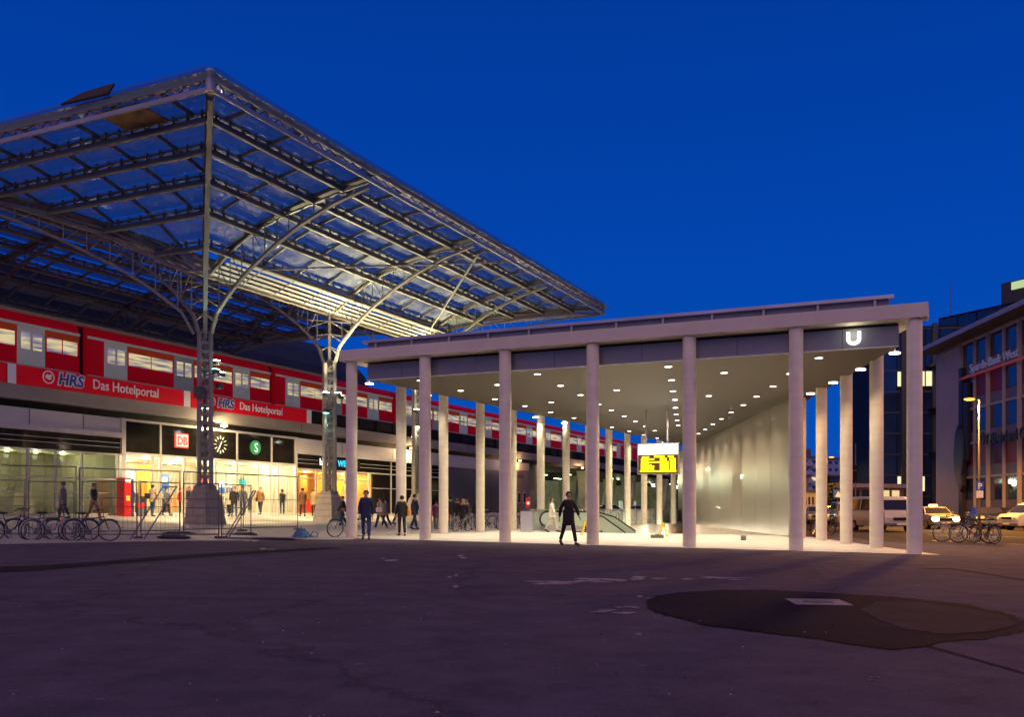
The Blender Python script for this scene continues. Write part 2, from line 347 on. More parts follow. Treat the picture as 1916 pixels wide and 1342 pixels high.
# ================================================================ PAVILION
FL = (C7 - C1).length
RL = 51.0
pav = thing('entrance_pavilion', 'wedge-shaped concrete and glass underground station entrance pavilion with rows of round columns', 'pavilion', *(C1 + C7) / 2)
BZ0, BZ1, SZ = 6.65, 7.06, 5.98
col_me = None
def column(p):
    global col_me
    b = MB(); x, y = p
    if col_me is None:
        b.cyl((0, 0, 0), .21, BZ0, 32); o = b.obj('column', concrete_col, None, world=False, smooth=True); col_me = o
        # fine casting joints
        o.parent = pav
    else:
        o = col_me.copy(); COL.objects.link(o)
    w = parent_world(pav); o.location = (x - w.x, y - w.y, gz(x) - w.z); o.rotation_euler = (0, 0, random.uniform(0, 6))
for i in range(7): column(PF.p(FL * i / 6, 0, 0)[:2])
for k in range(1, 16): column(pl(k * 3.243))
for k in range(1, 16): column(pr(k * 3.278))
apex = Vector(PL.p(51.0, 0, 0)[:2])
# ring beam (three sides butted at the corners)
MB().box(PF, -.36, FL + .36, -.30, .30, BZ0, BZ1).obj('beam', beam_m, pav, bevel=.015)
MB().box(PL, .30, 51.6, -.30, .30, BZ0, BZ1 - .003).obj('beam', beam_m, pav)
MB().box(PR, .33, 52.6, -.30, .30, BZ0, BZ1 - .006).obj('beam', beam_m, pav)
# hanging soffit box
q0 = PF.p(.52, -.32, 0)[:2]; q1 = PF.p(FL - .42, -.32, 0)[:2]
qa = PL.p(49.5, .62, 0)[:2]
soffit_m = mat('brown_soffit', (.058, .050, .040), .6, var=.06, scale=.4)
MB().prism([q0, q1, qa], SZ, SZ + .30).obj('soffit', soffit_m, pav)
MB().prism([PF.p(.9, -.7, 0)[:2], PF.p(FL - .8, -.7, 0)[:2], PL.p(47.5, .9, 0)[:2]], SZ + .30, 7.0).obj('roof_core', mat('roof_core', (.2, .19, .18), .8), pav)
fas_m = mat('grey_fascia', (.22, .23, .25), .45, .2, var=.05, scale=1)
n = 13; L0, L1 = .52, FL - .42
for i in range(6):
    a0 = L0 + (L1 - L0) * i / 6; a1 = L0 + (L1 - L0) * (i + 1) / 6
    b = MB(); b.box(PF, a0 + .008, (a0 + a1) / 2 - .008, -.30, -.27, SZ + .006, BZ0 - .09); b.box(PF, (a0 + a1) / 2 + .008, a1 - .008, -.30, -.27, SZ + .006, BZ0 - .09)
    b.obj('fascia_panel', fas_m, pav)
MB().box(PF, L0, L1, -.30, -.255, SZ - .03, SZ + .004).obj('edge_trim', mat('trim', (.65, .60, .52), .4), pav)
MB().box(PF, L0 + .02, L1 - .02, -.36, -.31, SZ + .3, BZ0 - .02).obj('fascia_back', black_m, pav)
# thin lit-edged roof sheet on brackets
rb = MB(); rb.prism([PF.p(.35, -.18, 0)[:2], PF.p(FL - .55, -.18, 0)[:2], PR.p(47, -1.4, 0)[:2], PL.p(47, 1.2, 0)[:2]], 7.36, 7.46)
MB().box(PF, .5, FL - .7, -.42, -.36, 7.065, 7.355).obj('roof_upstand', mat('upstand_dark', (.22, .22, .26), .6), pav)
rb.obj('roof_sheet', mat('roof_sheet', (.40, .40, .46), .35, .3, var=.2, scale=.6), pav)
for i in range(12): a = .9 + (FL - 2) * i / 11; MB().box(PF, a, a + .07, -.355, -.22, 7.065, 7.355).obj('roof_bracket', steel_l, pav)
# downlights
DL = [(862,731),(931,720),(926,746.7),(786,712),(1005.8,700),(1049,721.6),(1086,739),(1031.5,752.7),(1030.5,771.5),(982,759.7),(1074,782),(1154,730),(1144,767.5),(1168,778.7),(1189,788.6),(1145,799.4),(1177.5,807),(1207,797.8),(1204.3,814),(1229.6,820),(1250.5,686),(1256.4,711),(1259,731.8),(1263,748),(1264,763),(1265,775.5),(1267,786.5),(1269,796),(1326.4,740.7),(1319.6,803.7),(1355,697.4),(1446.5,723),(1415.7,742),(1391,757.8),(1368,771.8),(1350,783.9),(1333.8,794),(1307,811.5),(1478,699),(1532,669.6),(1296,818),(1286,824),(1120,757),(1225,806)]
disc = glow('downlight_glow', (1, .9, .72), 14)
rim_m = mat('downlight_rim', (.5, .47, .42), .4)
wp = parent_world(pav); dl0 = None
WARM = (1.0, .84, .60)
for i, (px, py) in enumerate(DL):
    Y = (SZ - CAMH) * FPX / (hy(px) - py); X = (px - 958) / FPX * Y
    if dl0 is None:
        b = MB(); b.cyl((0, 0, -.012), .115, .012, 20); dl0 = b.obj('downlight', disc, pav, world=False)
        b = MB(); b.tube([(.13 * math.cos(t * math.pi / 12), .13 * math.sin(t * math.pi / 12), -.006) for t in range(25)], .012, 6, False)
        b.obj('rim', rim_m, dl0, world=False); d = dl0
    else: d = copy_tree(dl0, pav)
    d.location = (X - wp.x, Y - wp.y, SZ + gz(X) - wp.z)
    l = light('lamp', 'SPOT', (X, Y, SZ - .03), 500, WARM, pav, .08, (0, 0, 0), 128, .7)
# small side lamps on drop rods in the column rows
rod = MB(); 
for k in (1.1, 5.2, 15.6, 19.2, 36): 
    p = PL.p(k, 0, 0); o = MB().tube([(p[0], p[1], 5.98), (p[0], p[1], 5.94)], .16, 16).obj('side_lamp', glow('side_glow', (1, .82, .55), 9), pav)
    MB().tube([(p[0], p[1], 5.98), (p[0], p[1], BZ0)], .018, 6).obj('rod', steel_l, o)
    light('lamp', 'SPOT', (p[0], p[1], 5.9), 170, WARM, pav, .08, (0, 0, 0), 130, .7)
for k in (1.6, 4.9, 8.2, 11.5):
    p = PR.p(k, 0, 0); o = MB().tube([(p[0], p[1], 5.98), (p[0], p[1], 5.94)], .16, 16).obj('side_lamp', MT['side_glow'], pav)
    MB().tube([(p[0], p[1], 5.98), (p[0], p[1], BZ0)], .018, 6).obj('rod', steel_l, o)
    light('lamp', 'SPOT', (p[0], p[1], 5.9), 170, (1, .66, .30), pav, .08, (0, 0, 0), 130, .7)
# glass wall on the right of the stairwell
GW = Fr((11.99, 39.2), (1.43, 24.8)); GL = 38.5
gw_m = mat('frosted_glass', (.20, .185, .15), .28, var=.06, scale=.3, spec=.5, coat=.15)
for i in range(11):
    MB().box(GW, i * 3.5 + .012, (i + 1) * 3.5 - .012, -.03, .03, .02, SZ - .01).obj('glass_panel', gw_m, pav)
# U sign
us = MB()
a0 = PF.a_at(1597.5, -.25); Uc = 6.30 - .02
uz = CAMH + (hy(1597) - 631.5) * PF.p(a0, -.25, 0)[1] / FPX
def ushape(F, a, b0, b1, zc, s):
    m = MB(); w = .12 * s; o = .185 * s; h = .2 * s
    pts = [(-o, h), (-o, -h * .35)] + [(-o * math.cos(t), -h * .35 - o * .82 * math.sin(t)) for t in [math.pi * k / 10 for k in range(1, 10)]] + [(o, -h * .35), (o, h)]
    out = []; inn = []
    for i, (x, z) in enumerate(pts):
        t = max(0, min(1, (i - 1) / (len(pts) - 3))) * math.pi if 0 < i < len(pts) - 1 else (0 if i == 0 else math.pi)
        nx, nz = -math.cos(t), -math.sin(t); out.append((x + nx * w / 2, z + nz * w / 2)); inn.append((x - nx * w / 2, z - nz * w / 2))
    N = len(pts); vs = [F.p(a + x, b, zc + z) for b in (b0, b1) for x, z in out + inn]
    fs = []
    for i in range(N - 1):
        fs += [(i, i + 1, N + i + 1, N + i), (2 * N + i, 3 * N + i, 3 * N + i + 1, 2 * N + i + 1), (i, 2 * N + i, 2 * N + i + 1, i + 1), (N + i, N + i + 1, 3 * N + i + 1, 3 * N + i)]
    fs += [(0, N, 3 * N, 2 * N), (N - 1, 3 * N - 1, 4 * N - 1, 2 * N - 1)]
    return m.add(vs, fs)
sg = thing('letter_sign', 'glowing white letter U sign mounted on the grey fascia over the right entrance bay', 'sign', *PF.p(a0, -.2, 0)[:2], uz, grade=True)
ushape(PF, a0, -.262, -.19, uz, .82).obj('letter', glow('sign_white', (1, 1, .88), 1.9), sg)
q = PF.p(a0, .0, 0); light('sign_light', 'POINT', (q[0], q[1], uz + .1), 4, (1, .93, .7), sg, .15)
# stairwell
sw = thing('stairwell', 'stairwell opening with pale walls going down from the pavilion floor', 'stairwell', *OA)
ctr = (Vector(OA) + Vector(OB) + Vector(OC)) / 3
wall_m = mat('stair_wall', (.62, .57, .50), .6, var=.07, scale=.8)
w_ = MB()
for p, q in ((OA, OC), (OB, OC), (OA, OB)):
    F = Fr(p, Vector(q) - Vector(p)); L = (Vector(q) - Vector(p)).length
    s = 1 if (ctr - Vector(p)).dot(F.n) < 0 else -1
    w_.box(F, 0, L, 0, .2 * s, -5, -.004)
w_.obj('wall', wall_m, sw)
MB().add([(*OA, -1.0), (*OB, -1.0), (*OC, -6.0)], [(0, 1, 2)]).obj('steps', mat('stair_floor', (.4, .37, .33), .6), sw)
for k in (5, 11, 17, 24, 31):
    q = Vector(OA) + (Vector(OC) - Vector(OA)) * k / 40 + Vector((1.4 - k * .02, 0)); light('lamp', 'POINT', (q.x, q.y, -.7), 150, WARM, sw, .3)  # bare point lights added to brighten the stairwell walls, no fixtures
# glass railing on its left edge
rl = thing('glass_railing', 'long glass railing with steel posts along the left edge of the stairwell', 'railing', *OA)
RF = Fr(OA, Vector(OC) - Vector(OA)); RLn = (Vector(OC) - Vector(OA)).length
gr = glass('railing_glass', (.80, .84, .76), .16, .05, pale_sheen=.35)
for i in range(14):
    a = i * RLn / 14.5
    MB().box(RF, a + .05, a + RLn / 14.5 - .05, -.006, .006, .05, 1.0).obj('pane', gr, rl)
    MB().box(RF, a - .02, a + .02, -.03, .03, 0, 1.05).obj('post', chrome, rl)
MB().box(RF, 0, RLn, -.035, .035, 1.05, 1.10).obj('handrail', chrome, rl)
MB().box(RF, 0, RLn, -.04, .04, .0, .045).obj('base_rail', chrome, rl)
# escalators
mint = mat('balustrade_glass', (.42, .52, .42), .15, var=.05, spec=.6)
def escalator(x, y, ax, label, run=3.2, sl=4.6):
    t = thing('escalator', label, 'escalator', x, y); F = Fr((x, y), ax)
    for bb in (-.62, .62):
        pts = [F.p(0, bb, .25)] + [F.p(.05 - .42 * math.sin(k * math.pi / 8), bb, .60 - .38 * math.cos(k * math.pi / 8)) for k in range(1, 8)] + [F.p(.1, bb, .98), F.p(run, bb, .98), F.p(run + 1.0, bb, .72), F.p(run + sl, bb, -.62 * (sl - 1) + .72)]
        MB().tube(pts, .04, 8).obj('handrail', rubber, t)
        g = MB()
        prof = [(0, .28), (-.3, .45), (-.33, .65), (-.2, .88), (.1, .95), (run, .95), (run + 1, .69), (run + sl, .69 - .62 * (sl - 1)), (run + sl, .1 - .62 * (sl - 1)), (run + 1, .0), (run, .28)]
        N = len(prof); g.add([F.p(a, bb + d, z) for d in (-.01, .01) for a, z in prof], [tuple(range(N - 1, -1, -1)), tuple(range(N, 2 * N))] + [(i, (i + 1) % N, N + (i + 1) % N, N + i) for i in range(N)])
        g.obj('balustrade', mint, t)
        MB().box(F, -.1, run, bb - .09, bb + .09, .01, .27).obj('skirt', chrome, t, bevel=.02)
    MB().box(F, -.6, run, -.5, .5, .004, .03).obj('comb_plate', chrome, t)
    s_ = MB()
    for k in range(10):
        s_.add([F.p(run + k * .36, b, -.22 * k - d) for b in (-.5, .5) for d in (0, .22)] + [F.p(run + k * .36 + .36, b, -.22 * k - d) for b in (-.5, .5) for d in (0, .22)],
               [(0, 2, 6, 4), (0, 1, 3, 2), (4, 6, 7, 5)])
    s_.obj('steps', steel_d, t)
    return t
ex, ey = gp(1012, 994)
escalator(ex, ey, (.62, .30), 'escalator with pale green glass side and black handrail behind the walking man', 2.3)
ex, ey = gp(1098, 993)
escalator(ex, ey, (.90, .30), 'escalator with a dark handrail sloping down beside the middle column', .3, 2.2)
tk = thing('ticket_post', 'slim stainless steel post cabinet beside the escalator', 'cabinet', *gp(985, 996)); x, y = gp(985, 996)
MB().box(WF, x - .28, x + .28, -y - .2, -y + .2, .006, 1.0).obj('cabinet', chrome, tk, bevel=.02)
MB().box(WF, x - .3, x + .3, -y - .22, -y + .22, 1.0, 1.04).obj('cap', steel_d, tk)
# hanging departure board
bF = Fr(at(1231, 44.0), PF.x)
def zz(py, px, Y): return CAMH + (hy(px) - py) * Y / FPX
t = thing('departure_board', 'hanging departure board with white lit header and glowing yellow text lines', 'display board', *at(1231, 44.0), 3.2)
w = .98
MB().box(bF, -w - .06, w + .06, -.16, .0, zz(888, 1231, 44), zz(829, 1231, 44)).obj('housing', mat('board_housing', (.3, .29, .26), .4), t, bevel=.01)
MB().box(bF, -w, w, .002, .02, zz(850.5, 1231, 44), zz(832, 1231, 44)).obj('header', glow('header_white', (1, 1, .97), 5), t)
MB().box(bF, -w, w, .002, .012, zz(886.5, 1231, 44), zz(851, 1231, 44)).obj('screen', mat('screen_dark', (.05, .02, .012), .3, var=0, emit=(.4, .12, .04), es=.25), t)
yel = glow('led_yellow', (1, .80, .0), 3.2)
tb = MB()
def seg(x0, x1, y0, y1):     # fractions of the zoomed view
    X0 = (x0 - 862) / 620 * w; X1 = (x1 - 862) / 620 * w
    tb.box(bF, X0, X1, .013, .02, zz(820 + y1 / 16.77, 1231, 44), zz(820 + y0 / 16.77, 1231, 44))
for a in ((355, 585, 575, 612), (745, 1080, 560, 610), (1180, 1355, 560, 610), (330, 560, 640, 680), (560, 750, 645, 680), (330, 560, 690, 720), (575, 905, 735, 780), (330, 560, 735, 770), (290, 1440, 1025, 1060)): seg(*a)
for k in range(6): seg(325, 560 + (0, 100, 190, 180, 170, 180)[k], 790 + k * 38, 822 + k * 38)
for k in range(10): seg(930, 1135, 635 + k * 38, 665 + k * 38)
for k in range(8): seg(1165, 1215, 735 + k * 37, 764 + k * 37)
for k in range(10): seg(1262 - (30 if k < 2 else 0), 1415, 640 + k * 38, 670 + k * 38)
tb.obj('text_lines', yel, t)
for a in (-.62, .45): MB().tube([bF.p(a, -.08, zz(829, 1231, 44)), bF.p(a, -.08, SZ)], .05, 10).obj('hanger', steel_l, t)
# things left on the floor
yp = mat('yellow_plastic', (.75, .50, .02), .4, var=.08)
def floor_sign(px, py, label, rz=0):
    x, y = gp(px, py); t = thing('wet_floor_sign', label, 'warning sign', x, y)
    F = Fr((x, y), (math.cos(rz), math.sin(rz)))
    for sgn in (-1, 1):
        b = MB()
        for e_ in (-1, 1): b.bar(F.p(sgn * .20 , e_ * .13, .01), F.p(0, e_ * .05, .62), .05, .03)
        b.bar(F.p(sgn * .05, -.08, .5), F.p(sgn * .05, .08, .5), .04, .14); b.bar(F.p(sgn * .12, -.1, .27), F.p(sgn * .12, .1, .27), .03, .05)
        b.obj('leaf', yp, t)
floor_sign(1241, 1004.5, 'yellow folding wet floor sign beside a grey block in the middle bay', .2)
floor_sign(1096, 1003, 'yellow folding wet floor sign half hidden behind the middle front column', .2)
x, y = gp(1230, 1007.5)
t = thing('stone_block', 'small dark grey weight block beside the yellow folding sign', 'block', x, y)
MB().box(WF, x - .26, x + .24, -y - .12, -y + .12, .006, .14).obj('block', mat('block_grey', (.12, .11, .09), .8, var=.25, scale=12), t, bevel=.015)
MB().box(WF, x - .1, x + .08, -y - .02, -y + .02, .14, .165).obj('handle', rubber, t)
x, y = gp(1391, 1012)
t = thing('floor_box', 'small grey metal floor box standing alone in the right bay', 'box', x, y)
MB().box(WF, x - .09, x + .09, -y - .1, -y + .1, .006, .17).obj('body', mat('box_metal', (.2, .19, .18), .4, .5), t, bevel=.02)
MB().box(WF, x - .1, x + .1, -y - .11, -y + .11, .17, .2).obj('lid', chrome, t)
# ================================================================ STATION CANOPY (inverted pyramids on lattice masts)
def interp(tab, a):
    for (x0, y0), (x1, y1) in zip(tab, tab[1:]):
        if a <= x1: return y0 + (y1 - y0) * (a - x0) / (x1 - x0)
    return tab[-1][1]
ZP = [(0, 12.25), (1.67, 13.2), (3.33, 14.1), (5, 14.72), (6.67, 15.16), (8.33, 15.47), (10, 15.65)]      # purlin underside
BC = [(.38, 9.6), (.46, 10.0), (.75, 10.6), (1.43, 11.35), (2.2, 12.05), (2.95, 12.63), (4.4, 13.55), (5.83, 14.3), (7.8, 15.05), (9.8, 15.55)]
TCH = [(.45, 12.6), (1.67, 13.55), (3.2, 14.35), (5.07, 14.87), (8.1, 15.5), (9.8, 15.75)]
can = thing('station_canopy', 'huge glazed steel canopy of inverted lattice umbrellas over the station forecourt', 'canopy', *M1, .26)
steel_w = mat('canopy_steel', (.27, .25, .21), .45, .1, var=.1, scale=1.5)
steel_b = mat('canopy_dark', (.13, .12, .115), .55, .1, var=.15, scale=1.5)
darkroof = glass('roof_glass_dark', (.22, .30, .40), .05, .08, pale_sheen=.05)
roofglass = glass('roof_glass', (.40, .60, .56), .08, .03, pale_sheen=.24)
def dirpt(s0, b0, d, a, z): return ST.p(s0 + d[0] * a, b0 + d[1] * a, z)
def arm(mo, s0, b0, d, m, full=9.7):
    """lattice arm: curved bottom chord, plate top chord, lacing"""
    L = math.hypot(*d); B = MB(); N = 16
    aa = [.38 + (full - .38) * (i / N) ** 1.15 for i in range(N + 1)]
    up = (0, 0, 1)
    for i in range(N):
        B.bar(dirpt(s0, b0, d, aa[i], interp(BC, aa[i])), dirpt(s0, b0, d, aa[i + 1], interp(BC, aa[i + 1])), .19, .12)
    o = B.obj('arm', m, mo)
    B = MB(); T = MB(); a2 = [.45 + (full - .45) * i / N for i in range(N + 1)]
    for i in range(N):
        p = dirpt(s0, b0, d, a2[i], interp(TCH, a2[i])); q = dirpt(s0, b0, d, a2[i + 1], interp(TCH, a2[i + 1]))
        T.bar(p, q, .14, .07); B.bar((p[0], p[1], p[2] + .22), (q[0], q[1], q[2] + .22), .30, .10)
    for i in range(11):
        a = .9 + (full - 1.8) * i / 11; b = a + (full - 1.8) / 11
        z0, z1 = interp(BC, a), interp(TCH, a)
        if z1 - z0 > .12:
            T.bar(dirpt(s0, b0, d, a, z0), dirpt(s0, b0, d, a, z1), .045)
            T.bar(dirpt(s0, b0, d, a, z1), dirpt(s0, b0, d, b, interp(BC, b)), .035)
    T.obj('top_chord', m, o); B.obj('plate', steel_b, o)
plinth_m = mat('plinth_stone', (.30, .26, .23), .8, var=.18, scale=2.5, bump=.3)
def mast(s0, b0, m, dirs, ground, detail=True):
    x, y, _ = ST.p(s0, b0, 0)
    e = bpy.data.objects.new('mast', None); COL.objects.link(e); e.parent = can; w = parent_world(can); e.location = (x - w.x, y - w.y, ground - (w.z - gz(M1[0])) + gz(x) - gz(M1[0]))
    B = MB(); D = ((1, 0), (0, 1), (-1, 0), (0, -1)); zt = 9.6; zb = ground + 1.9
    for d in D:
        B.tube([dirpt(s0, b0, d, .40, zb), dirpt(s0, b0, d, .38, zt)], .115, 8)
    B.tube([ST.p(s0, b0, zb), ST.p(s0, b0, 12.9)], .10, 8)
    B.obj('tubes', m, e)
    if detail:
        Lc = MB(); nz = 17
        for i in range(nz):
            z0 = zb + (zt - zb) * i / nz; z1 = zb + (zt - zb) * (i + 1) / nz
            for k in range(4):
                d, g = D[k], D[(k + 1) % 4]
                Lc.bar(dirpt(s0, b0, d, .38, z0), dirpt(s0, b0, g, .38, z0), .04, .14)
                if i % 2: Lc.bar(dirpt(s0, b0, d, .38, z0), dirpt(s0, b0, g, .38, z1), .03)
                else: Lc.bar(dirpt(s0, b0, g, .38, z0), dirpt(s0, b0, d, .38, z1), .03)
        for i in range(4):
            z0 = zt + 3 * i / 4
            for k in range(4):
                d, g = D[k], D[(k + 1) % 4]; a = interp([(9.6, .38), (10.6, .75), (11.35, 1.4), (12.05, 2.2), (12.7, 3)], z0)
                Lc.bar(dirpt(s0, b0, (0, 0), 0, z0 + .3), dirpt(s0, b0, d, min(a, 1.9), z0), .05)
        Lc.obj('lacing', m, e)
    P = MB(); F = Fr(ST.p(s0, b0, 0)[:2], U)
    hs = [.72, .67, .62, .57, .50, .40]; zs = [0, .38, .76, 1.12, 1.5, 1.72]
    tops = [(ground - .3, .74)] + [(ground + z, h) for z, h in zip(zs, hs)]
    for (z0, h0), (z1, h1) in zip(tops, tops[1:] + [(ground + 1.9, .36)]):
        vs = [F.p(a * h, b * h, z) for z, h in ((z0 + .02, h0), (z1 - .02, h1)) for a, b in ((-1, -1), (1, -1), (1, 1), (-1, 1))]
        P.add(vs, [(0, 1, 2, 3), (7, 6, 5, 4), (0, 4, 5, 1), (1, 5, 6, 2), (2, 6, 7, 3), (3, 7, 4, 0)])
        P.box(F, -h1 + .03, h1 - .03, -h1 + .03, h1 - .03, z1 - .021, z1 + .021)
    P.obj('plinth', plinth_m, e)
    for d in dirs: arm(e, s0, b0, d, m)
    return e
m1 = mast(0, 0, steel_w, [(0, 1), (0, -1), (-1, 1), (-1, -1)], .24)
m2 = mast(10.05, 0, steel_w, [(0, 1), (0, -1)], .14)
m3 = mast(20.1, 0, steel_w, [(0, 1), (0, -1), (1, 1), (1, -1)], .10)
for s in (-10, 0.0, 10.05, 20.1): mast(s, -20, steel_b, [(0, 1), (0, -1)] if s else [(0, 1), (0, -1)], 7.0, False)
S1 = 20.1
def loop(cb, a, lo=True):
    return [(-a, cb + a), (S1 + a, cb + a), (S1 + a, cb - a), (-a, cb - a)]
levels = [1.67, 3.33, 5, 6.67, 8.33]
def purlin(p, q, z, par):
    B = MB(); D = MB(); P = Vector(ST.p(*p, z)); Q = Vector(ST.p(*q, z)); L = (Q - P).length; d = (Q - P) / L
    B.bar(P + Vector((0, 0, .03)), Q + Vector((0, 0, .03)), .15, .06)
    D.bar(P + Vector((0, 0, .16)), Q + Vector((0, 0, .16)), .04, .20)
    D.bar(P + Vector((0, 0, .40)), Q + Vector((0, 0, .40)), .12, .06)
    n = max(2, int(L / .72))
    for i in range(n):
        c = P + d * (L * (i + .5) / n); D.bar(c + Vector((0, 0, .2)), c + Vector((0, 0, .56)), .11, .04, up=tuple(d))
        c2 = c + d * .3; D.bar(c + Vector((0, 0, .2)), c2 + Vector((0, 0, .4)), .03)
    o = B.obj('purlin', steel_w, par); D.obj('brackets', steel_b, o)
def field(cb, sides):
    for a in levels:
        c = loop(cb, a); z = interp(ZP, a)
        for k in sides: purlin(c[k], c[(k + 1) % 4], z, can)
    lv = [1.67 - .2] + levels[1:] + [10.15]
    for i in range(5):
        a0, a1 = lv[i], lv[i + 1]; z0, z1 = interp(ZP, a0) + .62, interp(ZP, min(a1, 10)) + .48
        c0, c1 = loop(cb, a0), loop(cb, a1 + .25); G = MB(); G2 = MB(); back = cb == 0
        for k in sides:
            (G2 if back and k == 2 else G).quad(ST.p(*c0[k], z0), ST.p(*c0[(k + 1) % 4], z0), ST.p(*c1[(k + 1) % 4], z1), ST.p(*c1[k], z1))
        G.obj('glazing', darkroof if cb < 0 else roofglass, can)
        if back: G2.obj('glazing', darkroof, can)
    RD = {}
    for k in sides:
        for i in range(5):
            a0, a1 = lv[i], min(lv[i + 1], 9.9); z0, z1 = interp(ZP, a0) + .42, interp(ZP, a1) + .42
            n0 = 8 if k in (0, 2) else 4
            step = 2.51
            if k in (0, 2):
                sg_ = 1 if k == 0 else -1; s = -a0 + .01
                j = math.ceil(-a0 / step)
                while j * step < S1 + a0:
                    ss = j * step; RD.setdefault((k, j), MB()).bar(ST.p(ss, cb + sg_ * a0, z0), ST.p(ss, cb + sg_ * a1, z1), .06, .16); j += 1
            else:
                sg_ = 1 if k == 1 else -1
                for j in range(-3, 4):
                    if abs(j * step) <= a0 + .2:
                        RD.setdefault((k, j), MB()).bar(ST.p((S1 if k == 1 else 0) + sg_ * a0, cb + j * step, z0), ST.p((S1 if k == 1 else 0) + sg_ * a1, cb + j * step, z1), .06, .16)
    for Rf in RD.values(): Rf.obj('rafter', steel_b, can)
    # hips
    for sx, s0 in ((-1, 0), (1, S1)):
        for sy in (-1, 1):
            if cb < 0 and sy < 0: continue
            H = MB(); pts = [ST.p(s0 + sx * a, cb + sy * a, interp(ZP, a) + (.0 if a < 9.9 else .02)) for a in (.3, 1.67, 3.33, 5, 6.67, 8.33, 10)]
            for p, q in zip(pts, pts[1:]): H.bar(p, q, .18, .14); H.bar((p[0], p[1], p[2] + .45), (q[0], q[1], q[2] + .45), .10, .10)
            H.obj('hip_rafter', steel_w, can)
field(0, (0, 1, 2, 3)); field(-20, (0, 1, 3))
# eaves (lattice gutter): plaza side, both gable ends
def eave(p, q, out, par=can):
    """p, q in station a,b; out = outward direction"""
    P = Vector(ST.p(*p, 0)); Q = Vector(ST.p(*q, 0)); L = (Q - P).length; F = Fr((P.x, P.y), (Q - P).xy)
    s = 1 if F.n.dot(ST.x * out[0] + ST.n * out[1]) > 0 else -1
    B = MB(); B.box(F, 0, L, -.04 * s, .06 * s, 15.62, 15.78); B.box(F, 0, L, -.06 * s, .10 * s, 16.02, 16.32)
    n = int(L / .8); E_ = MB()
    for i in range(n):
        a = L * i / n; b = L * (i + 1) / n
        E_.bar(F.p(a, 0, 15.76), F.p((a + b) / 2, 0, 16.04), .04); E_.bar(F.p((a + b) / 2, 0, 16.04), F.p(b, 0, 15.76), .04)
    E_.obj('lattice', steel_b, B.obj('eave_gutter', steel_eave, par))
    G = MB()
    for i in range(n // 2):
        a = L * i / (n // 2); b = L * (i + 1) / (n // 2) - .02
        G.quad(F.p(a, .25 * s, 16.42), F.p(b, .25 * s, 16.42), F.p(b, -.5 * s, 16.26), F.p(a, -.5 * s, 16.26))
    G.obj('edge_glass', glass('edge_glass', (.45, .62, .68), .12, .08), par)
eave((-10, 10), (S1 + 10, 10), (0, 1)); eave((-10, 10), (-10, -30), (-1, 0)); eave((S1 + 10, 10), (S1 + 10, -30), (1, 0))
MB().tube([ST.p(-10, 10, 15.6), ST.p(-10, 10, 16.36)], .17, 16).obj('corner_post', steel_eave, can, smooth=True)
MB().tube([ST.p(S1 + 10, 10, 15.6), ST.p(S1 + 10, 10, 16.36)], .12, 12).obj('corner_post', steel_eave, can, smooth=True)
# ridge between the two rows
R_ = MB(); R_.box(ST, -10, S1 + 10, -10.1, -9.9, 15.62, 15.8); R_.obj('ridge_beam', steel_b, can)
# louvre band along the valley
lm = mat('louvre_white', (.62, .60, .52), .45, var=.06)
Lv = MB(); Lo = None
for k in range(6):
    t = k / 5; b = .12 + 1.5 * t; z = 12.72 + .66 * t
    Lv.add([ST.p(s, b + db, z + dz) for s in (0.3, S1 + .3) for db, dz in ((-.07, -.055), (.0, -.075), (.08, .02), (.0, .04))],
           [(0, 1, 2, 3), (7, 6, 5, 4), (0, 4, 5, 1), (1, 5, 6, 2), (2, 6, 7, 3), (3, 7, 4, 0)])
Lo = Lv.obj('louvre_band', lm, can)
Pm = MB()
for j in range(1, 8): Pm.bar(ST.p(j * 2.5, .0, 12.6), ST.p(j * 2.5, 1.75, 13.36), .04, .05)
Pm.obj('louvre_brace', steel_w, Lo)
MB().box(ST, -1, S1 + 1, -.25, .02, 12.52, 12.62).obj('valley_gutter', steel_w, can)
# tension rods in the plaza-side bays
Tr = MB()
Tr.bar(ST.p(2.0, 1.9, 13.1), ST.p(13.5, 9.5, 15.5), .09); 
Tr.bar(ST.p(20.1 - 1.6, 1.9, 13.0), ST.p(11.4, 9.3, 15.45), .09)
Tr.bar(ST.p(20.1, 1.0, 12.7), ST.p(20.0, 1.6, 13.4), .07)
Tr.obj('tension_rods', steel_w, can)
# floodlights on the masts
flood = glow('flood_glow', (1, .95, .75), 40)
floodg = glow('flood_green', (.45, 1, .75), 12)
dk = mat('lamp_housing', (.12, .13, .12), .4, .4)
def floodlamp(e, s0, b0, z, da, db, power, col, gm, up=1):
    x, y, _ = ST.p(s0 + da, b0 + db, 0)
    h = MB().box(Fr((x, y), U), -.16, .16, -.12, .12, z - .12, z + .10).obj('floodlight', dk, e, bevel=.02)
    MB().box(Fr((x, y), U), -.15, .15, -.115, .115, z + (.102 if up > 0 else -.14), z + (.12 if up > 0 else -.122)).obj('lens', gm, h)
    MB().bar(ST.p(s0, b0, z - .1), (x, y, z - .1), .04).obj('bracket', dk, h)
    l = light('flood', 'SPOT', (x, y, z + .2 * up), power, col, h, .06, None, 95 if up > 0 else 118, .8)
    tgt = Vector((ST.x * (da * .25) + ST.n * (db * .3)).to_tuple() + (up,)) if False else Vector((ST.x.x * da * .35 + ST.n.x * db * .7, ST.x.y * da * .35 + ST.n.y * db * .7, up * 1.0)) if up > 0 else Vector((ST.x.x * da * .6 + ST.n.x * db * .6, ST.x.y * da * .6 + ST.n.y * db * .6, -1))
    aim(l, tgt)
YW = (1.0, .88, .50)
